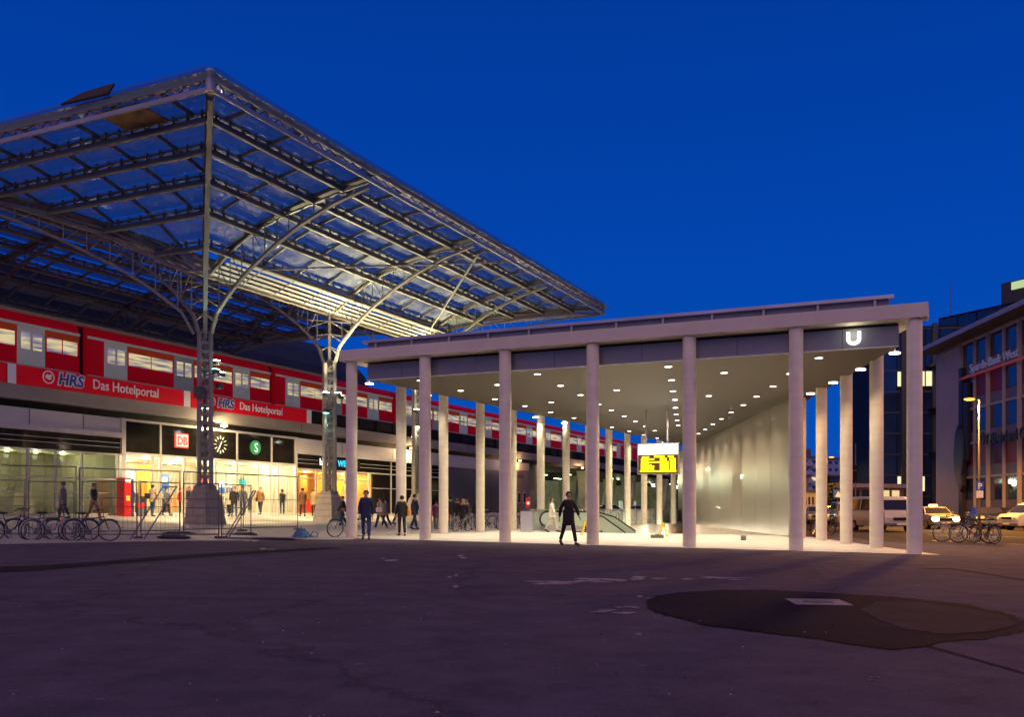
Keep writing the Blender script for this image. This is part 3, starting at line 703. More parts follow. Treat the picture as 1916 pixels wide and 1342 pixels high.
for da, db in ((-.8, .35), (.7, .3), (-.3, .85)):
    floodlamp(m2, 10.05, 0, 7.7, da, db, 3400, YW, flood)
    floodlamp(m3, 20.1, 0, 7.7, da, db, 2800, YW, flood)
for m_, s_, pw in ((m1, 0, 5200), (m2, 10.05, 5200), (m3, 20.1, 3600), ):
    floodlamp(m_, s_, 0, 6.2, .9, -.9, pw, (1, .74, .40), flood, -1)
floodlamp(m2, 10.05, 0, 6.75, -.6, .2, 120, (.6, 1, .8), glow('green_soft', (.5, 1, .8), 6), -1)
floodlamp(m3, 20.1, 0, 6.75, -.5, .3, 120, (1, .95, .8), flood, -1)
floodlamp(m1, 0, 0, 8.3, .65, .1, 420, (.9, 1, .7), flood); floodlamp(m1, 0, 0, 7.7, .75, .35, 380, (.9, 1, .65), flood); floodlamp(m1, 0, 0, 7.7, -.2, .9, 120, (.6, 1, .8), floodg)
floodlamp(m1, 0, 0, 7.1, .6, .35, 60, YW, dk, 1)
MB().box(Fr(M1, U), -.62, -.3, -.1, .3, 6.4, 6.95).obj('junction_box', dk, m1)
# brown board blown over the gable edge
bd = thing('plywood_board', 'large brown weathered board lying over the gable edge of the canopy', 'board', *ST.p(-10, 3, 0)[:2], 16.3)
B = MB(); 
g0 = ST.a_at; 
def gable_b(px):     # b coordinate on the gable edge seen at column px
    r = (px - 958) / FPX; o = ST.p(-10, 0, 0); return (o[0] - r * o[1]) / (r * ST.n.y - ST.n.x)
ba, bb_ = gable_b(128), gable_b(212)
B.add([ST.p(-10.35, ba, 16.36), ST.p(-10.25, bb_, 16.36), ST.p(-10.05, bb_ + .1, 16.80), ST.p(-10.1, ba + .9, 16.74),
       ST.p(-10.30, ba, 16.30), ST.p(-10.20, bb_, 16.30), ST.p(-10.0, bb_ + .1, 16.74), ST.p(-10.05, ba + .9, 16.68)],
      [(0, 1, 2, 3), (7, 6, 5, 4), (0, 4, 5, 1), (1, 5, 6, 2), (2, 6, 7, 3), (3, 7, 4, 0)])
B.obj('upper_sheet', mat('board_dark', (.05, .03, .025), .8, var=.3, scale=5), bd)
ba, bb_ = gable_b(172), gable_b(250)
MB().add([ST.p(-9.85, ba, 15.98), ST.p(-9.85, bb_, 15.98), ST.p(-8.45, bb_ + .1, 15.90), ST.p(-8.45, ba, 15.90),
       ST.p(-9.85, ba, 15.93), ST.p(-9.85, bb_, 15.93), ST.p(-8.45, bb_ + .1, 15.85), ST.p(-8.45, ba, 15.85)],
      [(0, 1, 2, 3), (7, 6, 5, 4), (0, 4, 5, 1), (1, 5, 6, 2), (2, 6, 7, 3), (3, 7, 4, 0)]).obj('lower_sheet', mat('board_brown', (.22, .13, .06), .8, var=.4, scale=2), bd)

# ================================================================ RAIL VIADUCT AND STATION BUILDING
FB = -7.0
def sa(px, b=FB): return ST.a_at(px, b)
via = thing('rail_viaduct', 'dark elevated railway bridge carrying the red train behind the forecourt', 'bridge', *ST.p(20, -8, 0)[:2])
cband = mat('viaduct_concrete', (.27, .24, .21), .75, var=.14, scale=.5, streak=(1, 1, 3))
MB().box(ST, -60, 420, -40, -6.85, 6.17, 6.88).obj('deck_edge', cband, via)
MB().box(ST, -60, 420, -40, -6.95, 6.9, 7.35).obj('track_bed', mat('ballast', (.06, .055, .05), .9, var=.4, scale=8), via)
par = MB(); par.box(ST, -60, 420, -7.0, -6.93, 6.90, 7.78)
for i in range(56): par.box(ST, 16 + i * 2.3, 16.05 + i * 2.3, -6.93, -6.88, 6.9, 7.8)
par.obj('parapet', black_m, via)
MB().box(ST, -60, 420, -40, -7.35, 5.79, 6.165).obj('soffit_recess', black_m, via)
for i in range(9): MB().box(ST, 16 + i * 12, 16.03 + i * 12, -6.84, -6.83, 6.2, 6.86).obj('joint', black_m, via)
# HRS banners
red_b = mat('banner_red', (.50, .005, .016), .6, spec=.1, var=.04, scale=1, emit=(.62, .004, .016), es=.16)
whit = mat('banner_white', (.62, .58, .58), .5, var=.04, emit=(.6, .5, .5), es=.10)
navy = mat('banner_navy', (.02, .07, .32), .5, var=.04)
def banner(x0, x1, label, xw, wide=True):
    a0, a1 = sa(x0, -6.84), sa(x1, -6.84); cz = 7.33
    t = thing('banner', label, 'banner', *ST.p((a0 + a1) / 2, -6.84, 0)[:2], 6.9)
    MB().box(ST, a0, a1, -6.86, -6.83, 6.86, 7.79).obj('panel', red_b, t)
    for q0, q1 in xw: MB().box(ST, sa(q0, -6.83), sa(q1, -6.83), -6.828, -6.82, 6.865, 7.785).obj('white_stripe', whit, t)
    return t, a0, a1
def hrs(t, ac, sz):
    rr = .30 * sz; c = MB(); 
    pts = [ST.p(ac + rr * math.cos(k * math.pi / 16), -6.80, 7.40 + rr * math.sin(k * math.pi / 16)) for k in range(33)]
    c.tube(pts, .028, 6, False)
    hand = [(-.20, .02), (-.08, .15), (.05, .10), (.13, .17), (.22, .06), (.12, .0), (.18, -.08), (.05, -.14), (-.06, -.10), (-.14, -.06)]
    c.add([ST.p(ac + x * sz, -6.80, 7.40 + z * sz) for x, z in hand], [tuple(range(len(hand)))])
    c.obj('logo', whit, t)
    text('HRS', 'lettering_white', ST, ac + .52 * sz, -6.815, 7.13, .80 * sz, whit, t, .01, .18, .07, sx=1.02)
    text('HRS', 'lettering_navy', ST, ac + .52 * sz, -6.79, 7.13, .80 * sz, navy, t, .01, .18, .018, sx=1.02)
    text('Das Hotelportal', 'lettering', ST, ac + 2.55 * sz, -6.80, 7.15, .72 * sz, whit, t, .01, 0, .008, sx=.93)
t, a0, a1 = banner(16, 357, 'long red banner with hotel portal lettering, the larger one left of the lattice mast', [(14, 30), (344, 356)])
hrs(t, sa(91, -6.8), 1.0)
t, _, _ = banner(357.5, 582.5, 'red banner with hotel portal lettering between the two front lattice masts', [(574, 582.5)])
hrs(t, sa(396.5, -6.8), .93)
t, _, _ = banner(-90, 12, 'end of a plain red banner at the left edge of the picture', [])

st = thing('station_building', 'station building front with glowing doors under the viaduct', 'station', *ST.p(8, FB, 0)[:2], FZ)
frame = mat('alu_frame', (.52, .48, .42), .4, .2, var=.06)
panelw = mat('pale_panel', (.52, .48, .46), .6, var=.07, scale=.6)
aE, aP0, aP1 = -40, sa(229), sa(552.5)
aK1 = sa(696); aV = sa(830); aG = sa(935); aU = sa(990)
def fb(a0, a1, z0, z1, m, name, d0=0, d1=.06, par=None): return MB().box(ST, a0, a1, FB + d0, FB + d1, z0, z1).obj(name, m, par or st)
# glass hall left of the portal
fb(aE, aP0 - .15, 5.0, 5.78, panelw, 'fascia_panel', -.1, .0)
for px in (55, 156): fb(sa(px) - .03, sa(px) + .03, 5.02, 5.76, mat('panel_joint', (.12, .12, .14), .5), 'joint', 0, .01)
fb(aE, aP0 - .15, 4.72, 4.98, mat('ledge', (.5, .46, .42), .6, var=.1), 'ledge', -.1, .22)
fb(aE, aP0 - .15, 3.86, 4.70, black_glass, 'dark_glass', -.06, .0)
for z in (4.18, 4.42): fb(aE, aP0 - .15, z, z + .03, frame, 'slat', .0, .05)
fb(aE, aP0 - .15, 3.80, 3.86, frame, 'transom', -.05, .05)
hallglass = glass('hall_glass', (.62, .66, .56), .16, .04)
hx = [aE] + [sa(x) for x in (-90, 52, 104, 153, 218)]
for i in range(len(hx) - 1):
    g = fb(hx[i] + .05, hx[i + 1] - .05, FZ + .1, 3.78, hallglass, 'window', -.03, .0)
    fb(hx[i + 1] - .05, hx[i + 1] + .05, FZ, 3.8, frame, 'mullion', -.08, .06)
    fb(hx[i] + .05, hx[i + 1] - .05, 2.45, 2.5, frame, 'glazing_bar', -.03, .03, g); fb(hx[i] + .05, hx[i + 1] - .05, 1.72, 1.75, frame, 'glazing_bar', -.03, .03, g)
fb(aE, aP0, FZ - .02, FZ + .1, frame, 'plinth_rail', -.06, .06)
room_w = mat('room_wall', (.50, .45, .34), .7, var=.08, scale=.5)
room_f = mat('room_floor', (.42, .38, .32), .35, var=.08)
hall_w = mat('hall_wall', (.33, .28, .21), .6, var=.25, scale=.35)
def room(a0, a1, depth, z1, wm, name='room'):
    B = MB(); B.box(ST, a0, a1, FB - depth - .1, FB - depth, FZ, z1); B.box(ST, a0 - .1, a0 - .003, FB - depth, FB - .12, FZ, z1); B.box(ST, a1 + .003, a1 + .1, FB - depth, FB - .12, FZ, z1)
    B.box(ST, a0, a1, FB - depth, FB - .12, z1, z1 + .1); o = B.obj(name, wm, st)
    MB().box(ST, a0, a1, FB - depth, FB - .01, FZ - .08, FZ - .005).obj('room_floor', room_f, o); return o
lampw = glow('room_lamp', (1, .86, .55), 9)
room(aE, aP0 - .2, 6, 3.86, hall_w)
room(aP0 + .1, aP1 - .1, 9, 3.86, room_w)
room(aP1 + .1, aK1, 6, 3.6, mat('shop_wall', (.62, .33, .10), .6, var=.1))
def roomlamps(a0, a1, n, depth, z, power, col=(1, .86, .60)):
    for i in range(n):
        a = a0 + (a1 - a0) * (i + .5) / n
        p = ST.p(a, FB - depth, z)
        MB().cyl((p[0], p[1], z - .06), .12, .05, 12).obj('ceiling_lamp', lampw, st)
        l = light('lamp', 'POINT', (p[0], p[1], z - .25), power, col, st, .12)
roomlamps(aP0, aP1, 6, 2.2, 3.84, 330); roomlamps(aP0, aP1, 4, 6, 3.84, 400)
roomlamps(aP1 + .3, aK1, 4, 2.0, 3.6, 330, (1, .72, .32)); roomlamps(sa(60), sa(215), 3, 3, 3.84, 150, (.95, .95, .62)); roomlamps(sa(-200), sa(60), 3, 3.5, 3.84, 60, (1, .8, .5))
# portal
fb(aP0 - .15, aP0 + .12, FZ, 5.8, frame, 'portal_post', -.1, .14); fb(aP1 - .12, aP1 + .1, FZ, 5.8, frame, 'portal_post', -.1, .12)
fb(aP0 - .15, aP1 + .1, 5.66, 5.79, frame, 'portal_head', -.1, .15)
pxs = [229, 299, 442.5, 507, 552.5]; pa = [sa(x) for x in pxs]
for i in range(4): fb(pa[i] + .06, pa[i + 1] - .04, 3.98, 5.65, black_glass, 'sign_panel', -.06, .03)
for a in pa[1:4]: fb(a - .05, a + .06, 3.98, 5.66, frame, 'mullion', -.06, .09)
fb(aP0, aP1, 3.86, 3.98, frame, 'portal_transom', -.1, .10)
doorglass = glass('door_glass', (.92, .92, .84), .05, .02)
dx = [229, 285, 299, 344, 372, 402, 442, 482, 505, 520, 552]; da_ = [sa(x) for x in dx]
for i in range(len(da_) - 1):
    z1 = 3.84
    fb(da_[i + 1] - .07, da_[i + 1] + .07, FZ, z1, frame, 'door_post', -.06, .07)
    pane = fb(da_[i] + .07, da_[i + 1] - .07, FZ + .1, z1 - .02, doorglass, 'door', -.02, .0)
    fb(da_[i] + .07, da_[i + 1] - .07, 3.05, 3.15, frame, 'door_head', -.05, .05, pane)
    if i in (2, 3, 5, 6, 8, 9):
        m_ = (da_[i] + da_[i + 1]) / 2; fb(m_ - .04, m_ + .04, FZ + .05, 3.05, frame, 'leaf_frame', -.03, .04, pane)
        fb(m_ - .14, m_ - .1, 1.35, 1.95, chrome, 'handle', .04, .08, pane)
# signs on the black panels
def sgn(name, label, px, z): return thing(name, label, 'sign', *ST.p(sa(px, FB + .1), FB + .1, 0)[:2], z)
zc = zz(825, 337.5, ST.p(sa(337.5), FB, 0)[1])
t = sgn('railway_sign', 'white square sign with red DB letters and a red border left of the front mast', 337.5, zc); a = sa(337.5)
redl = glow('sign_red', (1, .10, .05), 1.1); whl = glow('sign_white_soft', (1, .82, .70), 1.0)
MB().box(ST, a - .52, a + .52, FB + .05, FB + .14, zc - .43, zc + .43).obj('border', redl, t, bevel=.05)
MB().box(ST, a - .44, a + .44, FB + .142, FB + .15, zc - .35, zc + .35).obj('face', whl, t)
text('DB', 'letters', ST, a, FB + .16, zc - .24, .68, redl, t, .008, 0, .012, 'CENTER', sx=.86)
# clock
ac = sa(410.5); zk = zz(832.5, 410.5, ST.p(ac, FB, 0)[1])
t = thing('station_clock', 'glowing dial clock made of bare hour strokes behind the front lattice mast', 'clock', *ST.p(ac, FB + .1, 0)[:2], zk)
cl = glow('clock_glow', (1, .85, .5), 1.7)
for k in range(12):
    an = math.pi / 6 * k; r0, r1 = .36, (.53 if k % 3 else .55)
    MB().bar(ST.p(ac + r0 * math.sin(an), FB + .09, zk + r0 * math.cos(an)), ST.p(ac + r1 * math.sin(an), FB + .09, zk + r1 * math.cos(an)), .03, .055, up=(ST.n.x, ST.n.y, 0)).obj('hour_mark', cl, t)
for an, L in ((math.radians(212), .48), (math.radians(28), .22), (math.radians(205), .3)):
    MB().bar(ST.p(ac, FB + .10, zk), ST.p(ac + L * math.sin(an), FB + .10, zk + L * math.cos(an)), .03, .05, up=(ST.n.x, ST.n.y, 0)).obj('hand', cl, t)
# S sign
as_ = sa(476); zs_ = zz(838, 476, ST.p(as_, FB, 0)[1])
t = thing('suburban_rail_sign', 'round green sign with a glowing white letter S', 'sign', *ST.p(as_, FB + .1, 0)[:2], zs_)
MB().tube([ST.p(as_, FB + .05, zs_), ST.p(as_, FB + .14, zs_)], .45, 32).obj('disc', glow('sign_green', (.03, .42, .10), .8), t)
text('S', 'letter', ST, as_, FB + .155, zs_ - .29, .84, glow('s_white', (1, 1, .8), 1.4), t, .01, 0, .0, 'CENTER', sx=.95)
# canopy lamp over the clock
p = ST.p(sa(419, FB + .9), FB + .9, 5.86)
t = thing('wall_lamp', 'bright round lamp under the bridge beside the front lattice mast', 'lamp', p[0], p[1], p[2])
MB().ball((p[0], p[1], 5.93), (.22, .22, .09)).obj('bulb', glow('lamp_hot', (1, .82, .5), 10), t, smooth=True)
MB().bar((p[0], p[1], 6.02), ST.p(sa(419, FB + .9), FB - .1, 6.1), .05).obj('bracket', dk, t)
light('lamp', 'POINT', (p[0], p[1], 5.75), 700, (1, .75, .4), t, .1)
# posters, machines and furniture in the portal
def deco(px0, px1, z0, z1, d, m, name, par=None, th=.05): return MB().box(ST, sa(px0, FB - d), sa(px1, FB - d), FB - d, FB - d + th, z0, z1).obj(name, m, par or st)
or_ = mat('poster_orange', (.75, .20, .02), .5, var=.1, emit=(1, .35, .05), es=.5); bl_ = mat('poster_blue', (.02, .10, .35), .5, emit=(.05, .2, .6), es=.4)
wh_ = mat('poster_white', (.7, .7, .65), .5, emit=(1, .95, .8), es=.8); ye_ = mat('poster_yellow', (.8, .5, .03), .5, emit=(1, .65, .1), es=.7); rd_ = mat('poster_red', (.5, .02, .02), .5, emit=(.8, .04, .02), es=.3)
gry_ = mat('fitting_grey', (.12, .11, .10), .4, var=.2)
tq = mat('poster_teal', (.02, .3, .35), .5, emit=(.05, .6, .7), es=.5)
for q in ((256, 284, 1.2, 3.6, 5, ye_), (302, 315, 1.9, 3.0, 3, bl_), (303, 312, 2.5, 2.8, 2.9, wh_), (345, 362, .9, 2.2, 4, rd_), (409, 432, 2.3, 2.75, 3, wh_), (409, 440, 1.9, 2.3, 3, bl_), (446, 459, 2.5, 2.9, 3, tq), (462, 476, 2.3, 3.0, 6, or_), (478, 497, 1.9, 3.0, 6, or_), (508, 520, 1.0, 1.9, 3, wh_), (520, 545, .7, 1.6, 1.0, wh_), (533, 550, 2.2, 3.4, 7, ye_), (328, 342, 1.2, 2.9, 6, room_w), (232, 250, 1.0, 3.3, 4, wh_), (252, 262, .7, 1.8, 2, gry_), (303, 314, .7, 1.5, 1.2, gry_), (318, 330, .7, 1.7, 5, or_), (376, 388, 2.2, 3.2, 5, rd_), (447, 459, .8, 1.9, 5, bl_), (461, 470, .8, 1.6, 2.5, gry_), (498, 504, 1.2, 3.2, 4, bl_), (508, 519, 2.3, 3.3, 5, or_), (303, 341, 3.3, 3.45, 6, or_), (446, 500, 3.25, 3.42, 7, bl_), (412, 436, .6, 1.7, 3, mat('machine_grey', (.2, .19, .18), .4))):
    deco(*q[:5], q[5], 'display')
# shop with lit window right of the portal
fb(aP1 + .1, aV, 4.9, 5.78, panelw, 'fascia_panel', -.1, .0)
for px in (640, 735, 772): fb(sa(px) - .03, sa(px) + .03, 4.92, 5.76, MT['panel_joint'], 'joint', 0, .01)
fb(aP1 + .1, aV, 4.70, 4.88, MT['ledge'], 'ledge', -.1, .2)
fb(aP1 + .1, aV, 3.72, 4.68, black_glass, 'dark_glass', -.06, 0)
for z in (4.05, 4.32): fb(aP1 + .1, aV, z, z + .03, frame, 'slat', 0, .05)
fb(aP1 + .1, aV, 3.62, 3.72, frame, 'transom', -.05, .06)
sx_ = [sa(x) for x in (553, 591, 626, 645, 665, 690)]
for i in range(5):
    g = fb(sx_[i] + .06, sx_[i + 1] - .06, FZ + .1, 3.60, doorglass, 'shop_window', -.03, 0)
    fb(sx_[i + 1] - .06, sx_[i + 1] + .06, FZ, 3.62, frame, 'shop_post', -.06, .06)
    fb(sx_[i] + .06, sx_[i + 1] - .06, 3.0, 3.08, frame, 'head', -.04, .04, g)
for q in ((561, 574, 2.2, 3.4, 3, or_), (594, 606, 2.1, 3.5, 2, ye_), (604, 618, 1.0, 1.6, 2, or_), (628, 642, 1.6, 3.2, 3, ye_), (667, 685, 2.4, 3.5, 1.5, mat('menu_white', (.7, .75, .7), .5, emit=(.85, 1, .85), es=1.6)), (668, 684, 1.2, 2.2, 1.5, rd_), (560, 690, .7, 1.5, 4, rd_)):
    deco(*q[:5], q[5], 'shop_display')
bw = thing('shop_sign', 'dark sign with glowing white and blue lettering above the orange lit shop', 'sign', *ST.p(sa(640), FB + .1, 0)[:2], 4.2)
MB().box(ST, sa(594), sa(672), FB + .055, FB + .07, 3.92, 4.6).obj('board', black_m, bw)
text('bahn', 'lettering_white', ST, sa(596), FB + .09, 4.03, .66, glow('let_white', (.9, .95, 1), 1.5), bw, .015, 0, .012, sx=1.05)
text('WERK', 'lettering_blue', ST, sa(596) + 2.15, FB + .09, 4.03, .62, glow('let_blue', (.02, .55, .9), 1.6), bw, .015, 0, .012, sx=1.05)
# dark louvred front, then grey and brown walls
for x0, x1 in ((696, 731), (733, 772), (774, 806), (808, 830)):
    g = fb(sa(x0) + .04, sa(x1) - .04, FZ, 3.6, black_glass, 'dark_window', -.05, 0); fb(sa(x1) - .03, sa(x1) + .05, FZ, 4.7, frame, 'mullion', -.06, .07)
    fb(sa(x0) + .04, sa(x1) - .04, 2.5, 2.55, frame, 'glazing_bar', -.03, .04, g)

fb(aV, aG, 5.0, 5.78, panelw, 'fascia_panel', -.1, .0); fb(aV, aG, 4.70, 5.0, MT['ledge'], 'ledge', -.12, .02)
greyw = mat('grey_cladding', (.065, .07, .085), .55, var=.08, scale=.5); brw = mat('brown_wall', (.17, .125, .12), .7, var=.1, scale=.6)
for i in range(6): a = aV + .1 + (aG - aV - .1) * i / 6; fb(a, a + (aG - aV - .1) / 6 - .02, FZ - .4, 4.68, greyw, 'cladding', -.1, .0)
fb(sa(893), sa(899), 2.1, 3.0, black_m, 'vent', .0, .03); fb(sa(918), sa(929), .4, 3.1, mat('door_dark', (.05, .05, .06), .5), 'steel_door', .0, .03); fb(sa(876), sa(912), .75, .9, frame, 'ledge', 0, .1)
fb(aG + .02, aU, 5.0, 5.78, mat('warm_panel', (.42, .36, .30), .6, var=.1), 'fascia_panel', -.1, 0); fb(aG + .02, aU, 4.1, 5.0, brw, 'wall', -.1, 0); fb(aG + .02, aU, 0, 4.1, brw, 'wall', -.12, -.01)
for z in (4.25, 4.5, 4.75): fb(aG + .1, aU - 1.5, z, z + .05, black_m, 'vent_slat', 0, .04)
for x in (960.5, 971, 981, 1000 - 5): 
    if x < 990: fb(sa(x - 2.5), sa(x + 2.5), 1.5, 2.7, frame, 'poster_frame', -.008, .02); fb(sa(x - 2), sa(x + 2), 1.6, 2.6, black_m, 'poster', .02, .03)
for px_ in (973, 1090, 770):
    a = sa(px_, FB + .6); p = ST.p(a, FB + .6, 5.9)
    t = thing('wall_lamp', {973: 'orange lamp lighting the pale panels behind the rear columns', 1090: 'small orange lamp on the bridge underside near the underpass', 770: 'warm lamp under the bridge beside the third lattice mast'}[px_], 'lamp', p[0], p[1], p[2])
    MB().ball((p[0], p[1], 5.9), (.16, .16, .08)).obj('bulb', glow('lamp_orange', (1, .6, .25), 8), t, smooth=True)
    MB().bar((p[0], p[1], 5.95), ST.p(a, FB - .1, 6.1), .05).obj('bracket', dk, t)
    light('lamp', 'POINT', (p[0], p[1], 5.7), 420, (1, .62, .30), t, .1)
# open underpass
up = thing('underpass', 'lit road underpass with slanted concrete piers below the railway bridge', 'underpass', *ST.p(75, -15, 0)[:2])
upw = mat('underpass_wall', (.34, .34, .25), .7, var=.35, scale=.6)
MB().box(ST, aU, 420, -30.3, -30, -.2, 5.78).obj('back_wall', upw, up)
MB().box(ST, aU, 420, -30, -7.4, -.1, .03).obj('floor', mat('underpass_floor', (.16, .15, .14), .6), up)
MB().box(ST, aU - .3, aU, -30, -7.1, 0, 5.78).obj('side_wall', upw, up)
stl = glow('strip_lamp', (.95, 1, .72), 7)
for i in range(7):
    a = aU + 3 + i * 17
    F = ST
    for b in (-8.2, -17, -25):
        B = MB(); B.add([F.p(a - .4, b - 1.1, 5.78), F.p(a + .4, b - 1.1, 5.78), F.p(a + .4, b + 1.1, 5.78), F.p(a - .4, b + 1.1, 5.78), F.p(a - .4, b - .5, 0), F.p(a + .4, b - .5, 0), F.p(a + .4, b + .5, 0), F.p(a - .4, b + .5, 0)],
              [(0, 1, 2, 3), (7, 6, 5, 4), (0, 4, 5, 1), (1, 5, 6, 2), (2, 6, 7, 3), (3, 7, 4, 0)])
        B.obj('pier', upw, up)
    for b in (-12.5, -21, -16):
        l_ = MB().box(ST, a + 3, a + 5.5, b - .12, b + .12, 5.45, 5.52).obj('strip_light', stl, up); MB().box(ST, a + 2.9, a + 5.6, b - .15, b + .15, 5.522, 5.6).obj('housing', dk, l_)
    p = ST.p(a + 4, -17, 5.2); light('lamp', 'POINT', p, 900, (.92, 1, .62), up, .3)
wv = MB().box(ST, sa(1160, -14), sa(1190, -14), -14.2, -14, .03, 2.2); wv.obj('hoarding', mat('hoarding', (.7, .7, .6), .6, emit=(.8, .9, .6), es=.4), up)
# platform roof behind the train
pr_ = thing('platform_roof', 'long beige platform roof running behind the red train', 'platform roof', *ST.p(20, -15, 0)[:2], 7.4)
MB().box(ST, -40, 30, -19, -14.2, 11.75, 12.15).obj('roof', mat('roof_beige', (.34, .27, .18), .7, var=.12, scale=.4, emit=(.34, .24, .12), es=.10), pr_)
for i in range(8): MB().box(ST, -38 + i * 9, -37.7 + i * 9, -16.8, -16.5, 7.4, 11.75).obj('post', steel_d, pr_)

th_ = thing('train_hall', 'dark old train hall roof filling the view behind the canopy and the train', 'train hall', *ST.p(10, -34, 0)[:2], 7.4)
hm = mat('hall_dark', (.030, .032, .036), .7, var=.3, scale=.3)
B = MB(); prof = [(-31, 7.4), (-31, 14.5), (-32.2, 17.2), (-34.5, 19.4), (-38, 21.2), (-43, 22.0), (-50, 22.0), (-50, 7.4)]; N = len(prof)
B.add([ST.p(a, b, z) for a in (-70, 60) for b, z in prof], [tuple(range(N - 1, -1, -1)), tuple(range(N, 2 * N))] + [(i, (i + 1) % N, N + (i + 1) % N, N + i) for i in range(N)]); B.obj('roof', hm, th_)
for i in range(14): a = -66 + i * 8.6; MB().bar(ST.p(a, -30.95, 7.4), ST.p(a, -30.95, 13.2), .3, .12).obj('rib', steel_b, th_)
MB().box(ST, -70, 60, -30.98, -30.9, 14.2, 14.5).obj('gutter', steel_w, th_)
# ================================================================ TRAIN
tr = thing('commuter_train', 'red and white commuter train with lit windows passing on the viaduct', 'train', *ST.p(20, -9.5, 0)[:2], 7.9)
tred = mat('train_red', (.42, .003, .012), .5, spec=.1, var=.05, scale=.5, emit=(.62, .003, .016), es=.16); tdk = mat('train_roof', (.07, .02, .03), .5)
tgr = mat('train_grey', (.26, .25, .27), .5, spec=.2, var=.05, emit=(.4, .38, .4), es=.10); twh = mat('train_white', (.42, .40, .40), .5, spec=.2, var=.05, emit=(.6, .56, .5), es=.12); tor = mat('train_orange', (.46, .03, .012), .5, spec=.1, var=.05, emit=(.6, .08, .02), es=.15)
twin = []
for i, (c, s) in enumerate((((1, .90, .52), 1.15), ((.85, .80, .80), .75), ((1, .82, .38), 1.5), ((.72, .85, .75), .6))): twin.append(mat('train_window_%d' % i, (.2, .2, .2), .1, var=0, emit=c, es=s))
wn = bpy.data.materials.new('train_window'); wn.use_nodes = True; nn = wn.node_tree.nodes; ll = wn.node_tree.links
b_ = nn['Principled BSDF']; b_.inputs['Roughness'].default_value = .1; b_.inputs['Base Color'].default_value = (.05, .05, .05, 1)
tcx = nn.new('ShaderNodeTexCoord'); mpx = nn.new('ShaderNodeMapping'); mpx.inputs['Scale'].default_value = (.35, .35, 3.6); nx = nn.new('ShaderNodeTexNoise'); nx.inputs['Scale'].default_value = 1.5; nx.inputs['Detail'].default_value = 5
ll.new(tcx.outputs['Object'], mpx.inputs[0]); ll.new(mpx.outputs[0], nx.inputs['Vector']); rx = nn.new('ShaderNodeValToRGB'); cr = rx.color_ramp
cr.elements[0].position = .30; cr.elements[0].color = (.10, .09, .14, 1); cr.elements[1].position = .78; cr.elements[1].color = (1, .92, .6, 1)
for p_, c_ in ((.42, (.30, .26, .40, 1)), (.5, (.55, .48, .30, 1)), (.6, (.95, .75, .38, 1))): e_ = cr.elements.new(p_); e_.color = c_
ll.new(nx.outputs[0], rx.inputs[0]); ll.new(rx.outputs[0], b_.inputs['Emission Color']); b_.inputs['Emission Strength'].default_value = .72
TB = -9.5
def tbx(a0, a1, z0, z1, m, name, d0=-.05, d1=0, par=tr): return MB().box(ST, a0, a1, TB + d0, TB + d1, z0, z1).obj(name, m, par)
CAR = 15.5; nwin = 0
for c in range(-2, 7):
    s0 = c * CAR + 1.0; s1 = s0 + CAR - .5
    B = MB(); prof = [(-2.9, 8.0), (0, 8.0), (0, 10.35), (-.12, 10.75), (-.45, 11.0), (-1.4, 11.12), (-2.4, 11.0), (-2.9, 10.4)]
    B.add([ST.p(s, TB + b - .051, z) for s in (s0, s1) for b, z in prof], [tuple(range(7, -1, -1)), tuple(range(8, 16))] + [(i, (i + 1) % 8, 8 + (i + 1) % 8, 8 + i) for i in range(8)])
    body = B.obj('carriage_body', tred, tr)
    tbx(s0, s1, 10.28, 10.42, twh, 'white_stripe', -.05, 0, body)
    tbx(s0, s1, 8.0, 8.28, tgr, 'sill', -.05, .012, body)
    tbx(s1, s1 + .5, 8.2, 10.9, rubber, 'gangway', -2.3, -.4, body)
    for k in range(3):
        d0 = s0 + 1.1 + k * 5.1
        tbx(d0, d0 + 1.55, 8.30, 10.26, twh if k != 1 else tgr, 'door', -.05, .01, body)
        if k < 3:
            w0 = d0 + 1.62
            w1 = min(d0 + 5.02, s1 - .1)
            tbx(w0, w1, 9.92, 10.26, tor, 'orange_band', -.05, .006, body)
        if nwin < 92:
            m_ = (w0 + w1) / 2
            for a, b in ((w0 + .08, m_ - .05), (m_ + .05, w1 - .08)):
                MB().box(ST, a, b, TB - .04, TB + .004, 9.18, 9.90).obj('window', wn, body); nwin += 1
            tbx(d0 + .18, d0 + .70, 9.1, 9.95, wn, 'window', -.03, .018, body); tbx(d0 + .85, d0 + 1.37, 9.1, 9.95, wn, 'window', -.03, .018, body); nwin += 2
    bg_ = MB(); bg_.box(ST, s0 + 1, s1 - 1, TB - 2.6, TB - .3, 7.5, 8.0); bg_.obj('underframe', black_m, body)
ll_ = None
